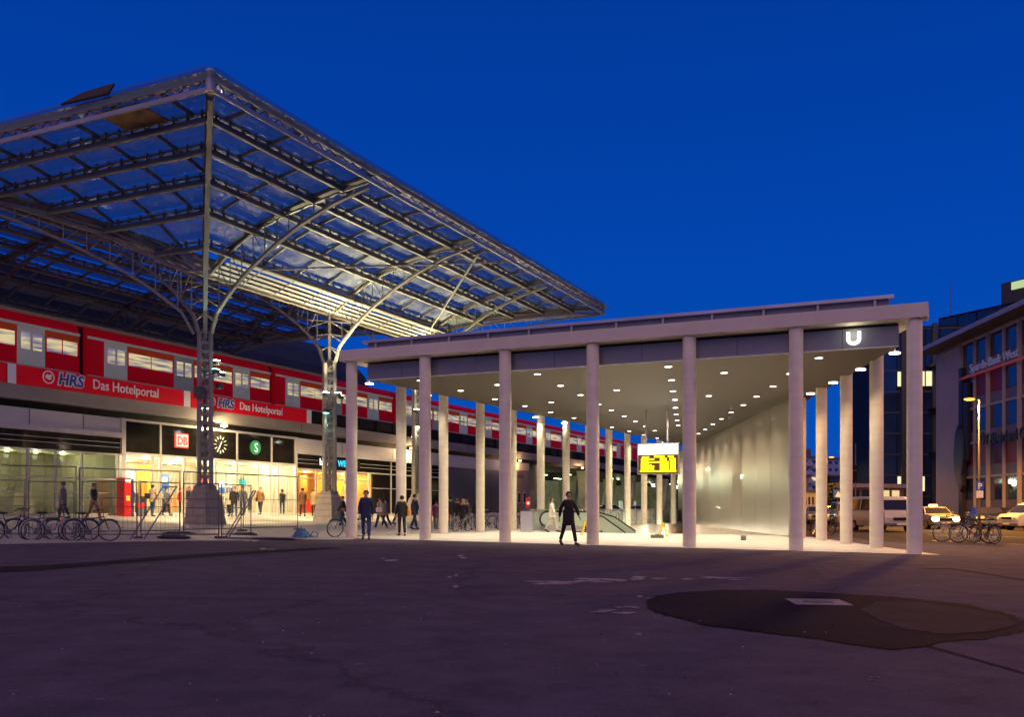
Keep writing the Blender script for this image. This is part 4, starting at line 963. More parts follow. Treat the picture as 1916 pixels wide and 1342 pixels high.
# ================================================================ SITE FENCE
galv = mat('galvanised', (.16, .155, .17), .5, .5, var=.1)
dkbar = mat('fence_bar', (.12, .115, .14), .5, .4, var=.1)
meshm = bpy.data.materials.new('fence_mesh'); meshm.use_nodes = True
nn = meshm.node_tree.nodes; ll = meshm.node_tree.links; b_ = nn['Principled BSDF']; b_.inputs['Base Color'].default_value = (.12, .115, .125, 1)
def fence_panel(x0, y0, x1, y1, h, label, foot=True, z0=.0, mesh=True, mid=True):
    """x, y in plaza metres"""
    t = thing('site_fence', label, 'fence panel', (x0 + x1) / 2, (y0 + y1) / 2, z0, group='mesh fence panels round the forecourt works')
    F = Fr((x0, y0), (x1 - x0, y1 - y0)); L = math.hypot(x1 - x0, y1 - y0)
    B = MB()
    for a in (.03, L - .03): B.tube([F.p(a, 0, z0 + .02), F.p(a, 0, z0 + h)], .020, 8)
    B.tube([F.p(.03, 0, z0 + h - .02), F.p(L - .03, 0, z0 + h - .02)], .020, 8); B.tube([F.p(.03, 0, z0 + .16), F.p(L - .03, 0, z0 + .16)], .020, 8)
    if mid: B.tube([F.p(.03, 0, z0 + h * .56), F.p(L - .03, 0, z0 + h * .56)], .014, 6)
    B.obj('frame', dkbar, t)
    if mesh:
        M = MB(); n = int(L / .16)
        for i in range(1, n): M.box(F, L * i / n - .0022, L * i / n + .0022, -.002, .002, z0 + .16, z0 + h - .03)
        for i in range(1, 8): M.box(F, .03, L - .03, -.002, .002, z0 + .16 + (h - .2) * i / 8, z0 + .164 + (h - .2) * i / 8)
        M.obj('wire_mesh', galv, t)
    if foot:
        for a in (.0, L): MB().box(F, a - .09, a + .09, -.22, .22, z0, z0 + .09).obj('foot', mat('foot_block', (.06, .055, .055), .85, var=.2), t, bevel=.02)
    return t
def fp(px0, Y0, px1, Y1, h, label, **k):
    a, b = at(px0, Y0), at(px1, Y1); return fence_panel(a[0], a[1], b[0], b[1], h, label, **k)
fp(-40, 30.2, 48, 30.4, 1.98, 'low mesh fence panel at the left edge of the picture behind the parked bicycles')
fp(52, 30.5, 140, 30.6, 1.95, 'low mesh fence panel behind the parked bicycles, second from the left')
fp(152, 30.8, 258, 31.0, 1.97, 'mesh fence panel beside the rightmost of the left bicycles')
fp(262, 31.1, 338, 31.6, 1.97, 'narrow mesh fence panel between the two double posts left of the front lattice mast')
fp(342, 31.6, 411, 31.9, 1.95, 'mesh fence panel directly in front of the front lattice mast plinth')
fp(-60, 29.9, 144, 31.2, 2.46, 'tall mesh fence panel rising behind the parked bicycles', z0=.02)
fp(147, 32.4, 338, 35.4, 2.46, 'tall mesh fence panel left of the front lattice mast', z0=.03)
fp(342, 35.6, 452, 38.2, 2.44, 'tall mesh fence panel passing in front of the front lattice mast', z0=.05)
fp(454, 38.4, 558, 41.0, 2.44, 'tall mesh fence panel at the right end of the works fence', z0=.06)
fp(414, 32.0, 470, 34.5, 1.95, 'short mesh fence panel just right of the front lattice mast plinth')
def brace(pts, label):
    xs = [gp(*pts[0]), gp(*pts[1])]; t = thing('fence_brace', label, 'fence brace', *xs[0], group=None)
    Y = xs[0][1]; P = []
    for (px, py) in pts: x, _ = at(px, Y); P.append((x, Y, max(.03, zz(py, px, Y))))
    B = MB()
    for p, q in ((0, 2), (1, 3), (2, 3)): 
        B.tube([(P[p][0], P[p][1] - (.8 if p < 2 else 0), P[p][2]), (P[q][0], P[q][1] - (.8 if q < 2 else 0), P[q][2])], .024, 8)
    B.obj('tubes', dkbar, t); return t
brace([(263, 1009), (287, 1009), (304, 912), (331, 911)], 'slanted tube frame bracing the fence just left of the front lattice mast')
brace([(435, 1006), (441, 1006), (474, 919), (479, 919)], 'single slanted tube bracing the fence right of the front lattice mast')
# blue tarp and boards
x, y = gp(568, 1006); t = thing('tarpaulin', 'crumpled blue tarpaulin lying at the right end of the fence', 'tarpaulin', x, y)
b = MB(); N = 14; random.seed(3)
hgt = [[0 if i in (0, N) or j in (0, N) else (.28 * math.exp(-((i / N - .35) ** 2) * 9 - ((j / N - .5) ** 2) * 6) * random.uniform(.5, 1.5)) for j in range(N + 1)] for i in range(N + 1)]
b.add([(x - .38 + .85 * i / N + random.uniform(-.02, .02), y - .5 + j / N + random.uniform(-.03, .03), .02 + hgt[i][j]) for i in range(N + 1) for j in range(N + 1)],
      [(i * (N + 1) + j, (i + 1) * (N + 1) + j, (i + 1) * (N + 1) + j + 1, i * (N + 1) + j + 1) for i in range(N) for j in range(N)])
b.obj('sheet', mat('tarp_blue', (.015, .09, .22), .45, var=.2, scale=3), t, smooth=True)
MB().tube([(x + .3, y - .3, .05), (x + .42, y - .3, .24), (x + .62, y - .3, .16), (x + .56, y - .3, .02)], .02, 6).obj('strap', MT['tarp_blue'], t)
x, y = gp(500, 1010); t = thing('board_stack', 'thin flat boards lying on the ground beside the blue tarpaulin', 'boards', x, y)
bF2 = Fr((x, y), (1, -.03))
for a0, a1, b0, b1, z in ((-1.5, .9, -.5, .25, .03), (-.4, 1.35, -.2, .45, .06)): MB().box(bF2, a0, a1, b0, b1, z, z + .025).obj('board', mat('board_pale', (.16, .14, .17), .7, var=.2), t)
for px, py, lb, w_ in ((458, 1003.5, 'low black rubber foot of a fence lying right of the mast plinth', .5), (335, 1003, 'low dark sand bag lying at the foot of the fence left of the mast', .7), (325, 1010, 'dark cover plate lying in front of the slanted fence brace', .6)):
    x, y = gp(px, py); t = thing('ballast_block', lb, 'ballast block', x, y)
    MB().ball((x, y, .07), (w_, .25, .08), 14, 8).obj('bag', mat('bag_dark', (.025, .022, .024), .8, var=.2), t, smooth=True)
    MB().box(WF, x - w_ * .6, x + w_ * .6, -y - .1, -y + .1, .12, .16).obj('strap', dkbar, t)

# ================================================================ BICYCLES
def make_bike(fm, name='bicycle', lady=False, rack=True):
    t = bpy.data.objects.new(name, None); COL.objects.link(t)
    def P(x, z, y=0): return (x, y, z)
    wh = None
    for x in (-.52, .52):
        b = MB(); b.tube([P(x + .325 * math.cos(k * math.pi / 14), .345 + .325 * math.sin(k * math.pi / 14)) for k in range(29)], .020, 6, False); ty = b.obj('tyre', rubber, None, world=False, smooth=True)
        w = MB(); w.tube([(x, -.05, .345), (x, .05, .345)], .028, 8)
        for k in range(14):
            an = k * 2 * math.pi / 14; w.bar((x, (.02 if k % 2 else -.02), .345), P(x + .30 * math.cos(an), .345 + .30 * math.sin(an)), .004)
        w.tube([P(x + .302 * math.cos(k * math.pi / 14), .345 + .302 * math.sin(k * math.pi / 14)) for k in range(29)], .011, 5, False)
        wo = w.obj('wheel', chrome, None, world=False); wo.parent = t; ty.parent = wo
        m = MB(); m.tube([P(x + .365 * math.cos(k), .345 + .365 * math.sin(k)) for k in [(.35 if x < 0 else .8) + i * (.22 if x < 0 else .19) for i in range(11)]], .022, 6); m.obj('mudguard', fm, None, world=False, smooth=True).parent = wo
    b = MB(); bbk = P(-.08, .30); st_ = P(-.20, .74); hd = P(.36, .80); hl = P(.40, .66)
    b.tube([bbk, st_], .016, 8); b.tube([bbk, hl], .018, 8)
    b.tube([P(-.18, .66) if not lady else P(-.14, .48), hd if not lady else hl], .016, 8)
    b.tube([hd, hl, P(.52, .345)], .016, 8)
    for s in (-.04, .04): b.tube([bbk, P(-.52, .345, s)], .009, 6); b.tube([P(-.18, .68), P(-.52, .345, s)], .008, 6)
    fr = b.obj('frame', fm, None, world=False, smooth=True); fr.parent = t
    h = MB(); h.tube([hd, P(.33, .98), P(.36, 1.02)], .013, 6); h.tube([P(.20, 1.0, -.28), P(.34, 1.04, -.16), P(.37, 1.02, 0), P(.34, 1.04, .16), P(.20, 1.0, .28)], .012, 6)
    h.tube([P(.20, 1.0, -.28), P(.10, .99, -.30)], .018, 6); h.tube([P(.20, 1.0, .28), P(.10, .99, .30)], .018, 6); h.obj('handlebar', rubber, None, world=False).parent = t
    s = MB(); s.tube([st_, P(-.23, .88)], .011, 6); s.add([P(-.38, .93, -.09), P(-.38, .93, .09), P(-.18, .92, .05), P(-.08, .90, .015), P(-.08, .90, -.015), P(-.18, .92, -.05), P(-.36, .87, -.05), P(-.36, .87, .05), P(-.12, .87, .01), P(-.12, .87, -.01)],
        [(0, 1, 2, 3, 4, 5), (9, 8, 7, 6), (0, 6, 7, 1), (1, 7, 8, 3, 2), (3, 8, 9, 4), (4, 9, 6, 0, 5)]); s.obj('saddle', rubber, None, world=False).parent = t
    c = MB(); c.tube([P(-.08, .30, -.03), P(-.08, .30, .03)], .09, 16); c.tube([P(-.08, .30, -.06), P(.02, .17, -.07)], .01, 6); c.tube([P(-.08, .30, .06), P(-.18, .43, .07)], .01, 6); c.tube([P(.02, .17, -.07), P(.02, .17, -.15)], .02, 6); c.tube([P(-.18, .43, .07), P(-.18, .43, .15)], .02, 6)
    c.bar(P(-.08, .385, .03), P(-.52, .39, .03), .008); c.bar(P(-.08, .215, .03), P(-.52, .30, .03), .008); c.obj('crankset', dkbar, None, world=False).parent = t
    if rack:
        r = MB(); r.bar(P(-.22, .72, .06), P(-.80, .74, .06), .012); r.bar(P(-.22, .72, -.06), P(-.80, .74, -.06), .012); r.bar(P(-.8, .74, -.07), P(-.8, .74, .07), .012); r.bar(P(-.55, .74, .07), P(-.52, .345, .07), .008); r.bar(P(-.55, .74, -.07), P(-.52, .345, -.07), .008)
        r.bar(P(-.5, .74, -.07), P(-.5, .74, .07), .012); r.obj('rack', dkbar, None, world=False).parent = t
    l = MB(); l.ball(P(-.84, .70), (.02, .03, .03), 8, 5); l.obj('rear_light', mat('reflector_red', (.4, .01, .01), .3, emit=(1, .05, .02), es=.25), None, world=False).parent = t
    return t
fm1 = mat('bike_black', (.02, .02, .022), .3, .2, var=.1); fm2 = mat('bike_silver', (.30, .28, .32), .35, .5, var=.1); fm3 = mat('bike_green', (.02, .05, .06), .35, .2, var=.1); fm4 = mat('bike_teal', (.04, .16, .20), .3, .2, var=.1); fm5 = mat('bike_red', (.28, .02, .02), .3, .2, var=.1)
protos = [make_bike(fm1), make_bike(fm2, lady=True), make_bike(fm3), make_bike(fm4), make_bike(fm5, lady=True)]
used = [False] * 5
def bike(k, px, py, rz, label, lean=.08, group=None, z=0):
    o = protos[k] if not used[k] else copy_tree(protos[k]); used[k] = True
    x, y = gp(px, py, z); place(o, x, y, z, R(rz), label, group); o['category'] = 'bicycle'; o.rotation_euler = (lean, 0, R(rz)); return o
bike(0, 22, 1013, 20, 'black bicycle at the left edge, leaning on the fence', .12)
bike(2, 62, 1011, 205, 'dark green bicycle tangled behind the leftmost black one', -.1)
bike(1, 96, 1013, 28, 'silver step-through bicycle in the middle of the left fence cluster', .1)
bike(0, 135, 1012, 190, 'black bicycle with a tall saddle third from the right in the left cluster', -.1)
bike(2, 172, 1013.5, 14, 'dark bicycle with its front wheel turned right, rightmost at the left fence', .09)
bike(3, 650, 1005.5, 215, 'dark bicycle with a teal frame leaning on the leftmost front column', -.1)
bike(1, 918, 991, 10, 'silver bicycle behind the railing left of the third column, nearest the column', .08)
bike(1, 905, 990, 160, 'grey bicycle with large wheels left of the pair in the side row', .08)
bike(4, 962, 990, 80, 'red bicycle parked beside the steel cabinet post', .08)
bike(0, 974, 989, 60, 'black bicycle parked behind the red one beside the steel cabinet post', .08)
for i in range(16):
    k = (1, 0, 3, 1, 0, 2, 1, 4)[i % 8]; p = PL.p(9.5 + i * 2.05, -.9 - (i % 2) * .5, 0)
    o = copy_tree(protos[k]); used[k] = True
    place(o, p[0], p[1], 0, R(75 + random.uniform(-25, 25)), ['%s bicycle %s in the row behind the glass railing' % (('silver', 'black', 'teal', 'silver', 'black', 'green', 'silver', 'red')[i % 8], 'at place %d from the front' % (i + 1))][0], 'bicycles parked in a row behind the glass railing')
    o['category'] = 'bicycle'
bike(1, 1790, 1015, 168, 'silver bicycle with a basket handlebar, leftmost of the three by the street', .06)
bike(0, 1822, 1017, 150, 'black bicycle with a crate, middle of the three by the street', .06)
bike(0, 1842, 1018, 100, 'black bicycle seen nearly end-on, rightmost of the three by the street', .06)
bike(0, 1513, 1003, 100, 'dark bicycle standing between the right inner columns', .08)
bike(4, 1520, 1001, 80, 'red bicycle standing behind the dark one between the right inner columns', .08)
bike(2, 1548, 1000, 95, 'green bicycle parked right of the first slim rear column on the right', .08)

# ================================================================ PEOPLE
skin_m = mat('skin', (.50, .30, .22), .6, var=.05); 
def cl(name, c, r=.85): return mat('cloth_' + name, c, r, var=.15, scale=6)
def skinned(name, chains, m, parent, sub=1):
    """chains: list of [(co, r), ...]; first vertices equal to an existing vertex are welded"""
    bm = bmesh.new(); lay = bm.verts.layers.skin.verify(); key = {}
    def V(c, r):
        k = tuple(round(x, 4) for x in c)
        if k not in key:
            v = bm.verts.new(c); v[lay].radius = (r, r); key[k] = v
            if len(key) == 1: v[lay].use_root = True
        return key[k]
    for ch in chains:
        pv = None
        for c, r in ch:
            v = V(c, r)
            if pv is not None and pv != v and bm.edges.get((pv, v)) is None: bm.edges.new((pv, v))
            pv = v
    me = bpy.data.meshes.new(name); bm.to_mesh(me); bm.free()
    o = bpy.data.objects.new(name, me); COL.objects.link(o); s = o.modifiers.new('s', 'SKIN'); s.use_smooth_shade = True
    d = o.modifiers.new('d', 'SUBSURF'); d.levels = d.render_levels = sub
    bpy.context.view_layer.update()
    e = bpy.data.meshes.new_from_object(o.evaluated_get(bpy.context.evaluated_depsgraph_get()))
    bpy.data.objects.remove(o); e.name = name; e.materials.clear(); e.materials.append(m)
    for p in e.polygons: p.use_smooth = True
    o = bpy.data.objects.new(name, e); COL.objects.link(o); o.parent = parent; return o
def person(label, px, py, H, rz, top, legs, hair, stride=.0, arms=(.1, -.1), coat=0, bend=(.25, .25), z=0, hat=None, scarf=None, hairlen=.0, lean=0, bag=None, Y=None, wide=1.0, bulk=1.0, headturn=0):
    if Y is None: x, y = gp(px, py, z)
    else: x, y = at(px, Y)
    t = thing('person', label, 'person', x, y, z, R(rz)); s = H / 1.75
    def A(*c): return (c[0] * s * wide, (c[1] - lean * max(0, c[2] - .9)) * s, c[2] * s)
    f = -1                                     # the person faces -y
    hip = [A(sd * .095, 0, .90) for sd in (-1, 1)]
    def leg(sd):
        ph = stride * sd; k = A(sd * .10, f * .22 * ph - (.06 if ph < 0 else .0) * -1 * 0, .50 + .01 * abs(ph)); 
        an = A(sd * .10, f * .42 * ph + (.10 if ph < 0 else 0), .09 + (.05 if ph < -.3 else 0)); toe = A(sd * .115, f * .42 * ph + (.10 if ph < 0 else 0) - .17, .035 + (.0 if ph < -.3 else 0)); return k, an, toe
    L = {sd: leg(sd) for sd in (-1, 1)}
    pel, sp, ch, nk = A(0, 0, .95), A(0, 0, 1.14), A(0, 0, 1.34), A(0, 0, 1.47)
    def armc(sd, sw, bd):
        sh = A(sd * .170, 0, 1.40); el = A(sd * (.225), f * .28 * math.sin(sw), 1.40 - .29 * math.cos(sw)); a2 = sw + bd
        w = (el[0] - sd * .0, el[1] + f * .26 * math.sin(a2) * s, el[2] - .26 * math.cos(a2) * s); hn = (w[0], w[1] + f * .09 * math.sin(a2) * s, w[2] - .09 * math.cos(a2) * s); return sh, el, w, hn, a2
    AR = {sd: armc(sd, arms[0 if sd < 0 else 1], bend[0 if sd < 0 else 1]) for sd in (-1, 1)}
    r = lambda v: v * s
    hc = A(0, -.015, 1.60); ch_ = [[(pel, r(.12)), (sp, r(.115)), (ch, r(.125)), (nk, r(.056)), (A(0, -.01, 1.535), r(.058)), (hc, r(.088)), (A(0, -.005, 1.675), r(.076))]]
    for sd in (-1, 1):
        sh, el, w, hn, a2 = AR[sd]; k, an, toe = L[sd]
        ch_.append([(ch, r(.125)), (sh, r(.05)), (el, r(.038)), (w, r(.026)), (hn, r(.032))])
        ch_.append([(pel, r(.12)), (hip[0 if sd < 0 else 1], r(.08)), (k, r(.052)), (an, r(.036)), (toe, r(.035))])
    body = skinned('body', ch_, skin_m, t)
    # fingers, nose, ears and eyes joined to the body mesh
    x_ = MB()
    for sd in (-1, 1):
        sh, el, w, hn, a2 = AR[sd]; dv = Vector((0, f * math.sin(a2), -math.cos(a2))); sdv = Vector((0, math.cos(a2), f * math.sin(a2) * -1))
        h = Vector(hn)
        for q, ln in ((-.03, .062), (-.01, .075), (.01, .07), (.03, .055)):
            b0 = h + sdv * q * s + dv * .02 * s; c1 = b0 + dv * ln * .6 * s; c2 = c1 + (dv * .8 + Vector((-sd * .6, 0, 0))) * ln * .5 * s
            x_.tube([b0, c1, c2], [.010 * s, .009 * s, .007 * s], 6)
        th = h + Vector((0, f * .03, 0)) * s; x_.tube([th, th + (dv * .5 + Vector((-sd * .2, f * .6, 0))) * .05 * s, th + (dv * 1.1 + Vector((-sd * .3, f * .6, 0))) * .06 * s], [.012 * s, .010 * s, .008 * s], 6)
    hd = Vector(hc)
    x_.tube([hd + Vector((0, -.078, .02)) * s, hd + Vector((0, -.112, -.025)) * s, hd + Vector((0, -.088, -.035)) * s], [.008 * s, .016 * s, .012 * s], 6)
    for sd in (-1, 1): x_.ball(hd + Vector((sd * .086, .01, -.005)) * s, (.012 * s, .022 * s, .032 * s), 8, 6)
    fx = x_.obj('features', skin_m, None, world=False)
    bm = bmesh.new(); bm.from_mesh(body.data); bm.from_mesh(fx.data); bm.to_mesh(body.data); bm.free(); bpy.data.objects.remove(fx)
    ey = MB()
    for sd in (-1, 1): ey.ball(hd + Vector((sd * .032, -.083, .012)) * s, .009 * s, 6, 4)
    ey.bar(hd + Vector((-.025, -.09, -.055)) * s, hd + Vector((.025, -.09, -.055)) * s, .008 * s)
    ey.obj('eyes', rubber, t, world=False)
    # trousers
    tr_ = [[(pel, r(.135)), (A(0, 0, 1.02), r(.125))]]
    for sd in (-1, 1):
        k, an, toe = L[sd]; tr_.append([(pel, r(.135)), (hip[0 if sd < 0 else 1], r(.098)), (k, r(.070)), ((an[0], an[1], an[2] + .02), r(.062))])
    skinned('trousers', tr_, legs, t)
    for sd in (-1, 1):
        k, an, toe = L[sd]; b = MB(); b.tube([(an[0], an[1] + .05 * s, an[2] - .03), (an[0], an[1] - .02 * s, an[2] - .015), (toe[0], toe[1] + .03 * s, toe[2] + .005), (toe[0], toe[1] - .06 * s, toe[2] - .0)], [r(.036), r(.048), r(.045), r(.028)], 8); b.obj('shoe', cl('shoe', (.012, .011, .012), .5), t, world=False, smooth=True)
    # jacket
    jk = [[(A(0, 0, .91), r(.155 * bulk)), (sp, r(.145 * bulk)), (ch, r(.142 * bulk)), (A(0, 0, 1.455), r(.085))]]
    for sd in (-1, 1):
        sh, el, w, hn, a2 = AR[sd]; jk.append([(ch, r(.142 * bulk)), (A(sd * .158, 0, 1.39), r(.074 * bulk)), (el, r(.062 * bulk)), ((w[0], w[1], w[2]), r(.045))])
    j = skinned('jacket', jk, top, t)
    if coat:
        b = MB(); n = 20; rings = []
        zs = [1.14, .97, .85, .85 - coat * .5, .85 - coat]
        for i, z_ in enumerate(zs):
            q = i / (len(zs) - 1); rx = (.165 + .012 * q) * bulk; ry = (.15 + .02 * q) * bulk + .03 * abs(stride) * q
            rings += [A(rx * math.cos(2 * math.pi * k / n) * (1 + .05 * math.sin(k * 3)), ry * math.sin(2 * math.pi * k / n), z_) for k in range(n)]
        b.add(rings, [(i * n + k, i * n + (k + 1) % n, (i + 1) * n + (k + 1) % n, (i + 1) * n + k) for i in range(len(zs) - 1) for k in range(n)] + [tuple(range(n)), tuple((len(zs) - 1) * n + k for k in range(n))])
        b.obj('coat_skirt', top, j, world=False, smooth=True)
    hb = MB(); hb.ball(hd + Vector((0, .018, .028)) * s, (.096 * s, .104 * s, .094 * s), 14, 9)
    # keep the face free: cut the cap at the front
    hv = [Vector(v) for v in hb.v]; hb.v = [tuple(v if not (v.y < hd.y - .055 * s and v.z < hd.z + .05 * s) else Vector((v.x * .9 + hd.x * .1, hd.y - .03 * s, v.z))) for v in hv]
    if hairlen: hb.ball(hd + Vector((0, .055, -.05 - hairlen / 2)) * s, (.085 * s, .06 * s, (.07 + hairlen) * s), 12, 8)
    hb.obj('hair' if not hat else 'hat', hat or hair, t, world=False, smooth=True)
    if scarf:
        b = MB(); b.tube([A(.085 * math.cos(k * math.pi / 8), .08 * math.sin(k * math.pi / 8) - .01, 1.48 + .015 * math.sin(k)) for k in range(17)], r(.035), 8); b.obj('scarf', scarf, t, world=False, smooth=True)
    if bag:
        m_, sd, zc_, sz, nm = bag
        g = MB(); cxx = A(sd * .27, .06, zc_); bf = Fr((cxx[0], cxx[1]), (0, 1)); g.box(bf, -sz * .6 * s, sz * .6 * s, -.06 * s, .06 * s, cxx[2] - sz * .45 * s, cxx[2] + sz * .45 * s)
        bo = thing(nm, label_bag(label, nm), 'bag', x, y, z, R(rz)); bo.location = t.location
        g.obj('pouch', m_, bo, world=False, bevel=.03 * s)
        q = MB(); q.tube([(cxx[0], cxx[1] - .1 * s, cxx[2] + sz * .4 * s), A(sd * .17, -.10, 1.40), A(sd * .12, .0, 1.49), A(sd * .17, .12, 1.38), (cxx[0], cxx[1] + .1 * s, cxx[2] + sz * .4 * s)], .016, 6); q.obj('strap', m_, bo, world=False)
    return t
def label_bag(l, nm): return 'small ' + nm.replace('_', ' ') + ' carried by the ' + ' '.join(l.replace('woman in a brown jacket with a red bag coming out', 'woman coming out').replace('small person in a purple jacket half hidden', 'person').replace('red haired person with an orange scarf half hidden', 'red haired person').replace('person in a beige jacket walking left of', 'walker left of').replace('woman in a black puffy jacket with a pale scarf seen from behind', 'woman with a pale scarf').replace('facing the station doors, dark shoulder bag', 'before the doors').split()[:10])[:200]
blk = cl('black', (.012, .012, .014)); nvy = cl('navy', (.022, .035, .085)); jean = cl('denim', (.045, .075, .17)); jeand = cl('denim_dark', (.02, .03, .07)); bei = cl('beige', (.33, .27, .17)); olv = cl('olive', (.20, .15, .06)); whi = cl('white', (.72, .66, .56)); pur = cl('purple', (.12, .03, .10)); gry = cl('grey', (.12, .12, .13)); brn = cl('brown', (.26, .12, .04)); pnk = cl('pink', (.75, .15, .28)); orc = cl('orange', (.70, .28, .03)); blu = cl('blue', (.02, .22, .38)); crm = cl('cream', (.55, .48, .36))
h_d = cl('hair_dark', (.02, .013, .01)); h_b = cl('hair_brown', (.07, .035, .018)); h_y = cl('hair_blond', (.50, .36, .16)); h_g = cl('hair_grey', (.25, .23, .2))
person('man in a black coat striding across the pavilion floor before the middle column', 1064, 1021, 1.76, 20, blk, blk, h_d, .8, (-.5, .5), .22, (.15, .2), bulk=1.06)
person('blurred person dressed in white walking behind the man in black', 1033, 996.5, 1.68, 75, whi, crm, h_b, .55, (.3, -.3), .1)
person('man in a navy jacket and jeans beside the leftmost front column', 685, 1010.5, 1.80, 8, nvy, jean, h_b, .35, (.15, -.1), .08, (.2, .2), bulk=1.1)
person('man in a black jacket walking behind the leaning bicycle', 641, 989, 1.72, -60, blk, jeand, h_d, .5, (.3, -.3), 0)
person('woman in a black puffy jacket with a pale scarf seen from behind', 752, 1003.5, 1.66, 200, blk, blk, h_d, .1, (.35, .1), .05, (.3, .5), hat=blk, scarf=crm, bag=(orc, -1, 1.0, .30, 'shoulder_bag'), bulk=1.12)
person('person in a beige jacket walking left of the woman with a pale scarf', 712, 992, 1.66, -110, bei, jeand, h_b, .6, (.3, -.3), .1, bag=(whi, 1, 1.05, .28, 'shopping_bag'))
person('small person in a purple jacket half hidden behind the second front column', 816, 992.5, 1.50, 160, pur, gry, h_d, .1, (.3, .5), .1, bag=(pnk, 1, .95, .28, 'pink_bag'))
person('man in a black jacket with a blue scarf in the waiting group', 843, 992.5, 1.74, 185, blk, jean, h_d, .08, (.2, .3), .05, scarf=blu, bulk=1.15)
person('red haired person with an orange scarf half hidden in the waiting group', 856, 989.5, 1.66, 170, blk, blk, brn, .05, (.3, .6), .1, scarf=orc, bag=(pnk, -1, 1.0, .22, 'red_bag'))
person('blond woman in a long black coat at the right of the waiting group', 867, 992.5, 1.62, 190, blk, blk, h_y, .05, (.2, .3), .35, hairlen=.03)
person('person in a pale coat standing behind the blond woman', 874, 986, 1.66, 150, gry, blk, h_g, .05, (.2, .3), .2)
FZp = .56
person('man in a beige jacket facing the station doors, dark shoulder bag', 286, 967, 1.76, 165, bei, jean, h_d, .25, (.2, .4), .05, z=.50, bag=(blk, 1, 1.1, .34, 'shoulder_bag'), bulk=1.1)
person('dark blurred person walking past the glass hall on the left', 176, 963, 1.72, 80, blk, brn, h_d, .6, (.3, -.3), 0, z=.40, Y=40.5)
person('person in an olive winter coat entering the orange lit shop', 587, 965, 1.76, 175, olv, blk, h_b, .15, (.25, .3), .15, z=.50, Y=57, bulk=1.2)
for q in (('dark jacketed man coming out of the middle station door', 454, 54.6, 1.78, 10, gry, jean, h_d), ('woman in a brown jacket with a red bag coming out of the right station door', 487, 56.2, 1.76, -15, brn, jeand, h_b),
          ('man in a dark coat standing beside the entrance counter', 354, 53.5, 1.7, 40, blk, jean, h_d), ('shopper in dark clothes inside the bright hall right of the doors', 528, 61.5, 1.7, 190, blk, jeand, h_d), ('red dressed shopper inside the bright hall', 340, 57, 1.66, 20, cl('red', (.5, .03, .03)), blk, h_b)):
    person(q[0], q[1], 0, q[3], q[4], q[5], q[6], q[7], .3, (.2, -.2), .05, z=.56, Y=q[2], bag=((cl('redbag', (.5, .03, .02)), -1, .95, .3, 'hand_bag') if 'red bag' in q[0] else None))
person('woman hurrying with a blue bag behind the second front column', 722, 988, 1.6, -100, gry, blk, h_d, .5, (.3, -.3), .1)
person('person in dark clothes mostly hidden behind the middle front column', 1106, 996, 1.72, 60, blk, blk, h_d, .4, (.5, -.3), .1)

for q in (('man in a dark coat standing right of the ticket machine', 246, 52.5, 1.74, 150, blk, jean, h_d, .5), ('woman in a grey coat at the left of the station doors', 312, 51.5, 1.64, 60, gry, blk, h_b, .5),
          ('man in a brown coat near the second mast plinth', 566, 54, 1.74, 200, brn, jeand, h_d, .5), ('woman in a dark coat walking past the dark louvred shop front', 744, 50, 1.66, 80, gry, blk, h_b, .15),
          ('man in a navy coat standing left of the second front column', 776, 44, 1.76, 120, nvy, jeand, h_d, .05), ('person in black waiting behind the third side column', 893, 47, 1.7, 170, blk, blk, h_d, 0.0),
          ('child in red beside the man in the waiting group', 832, 42.5, 1.25, 170, cl('red', (.5, .03, .03)), jeand, h_b, 0.0), ('man in a grey jacket passing the hall window far left', 118, 42, 1.76, -80, gry, jeand, h_d, .45),
          ('pair member in a dark parka outside the middle door', 438, 52, 1.78, 20, blk, jean, h_b, .5), ('pair member in a cream coat outside the middle door', 429, 52.4, 1.64, -10, crm, blk, h_y, .5)):
    person(q[0], q[1], 0, q[3], q[4], q[5], q[6], q[7], .35, (.25, -.2), .12, z=q[8], Y=q[2])

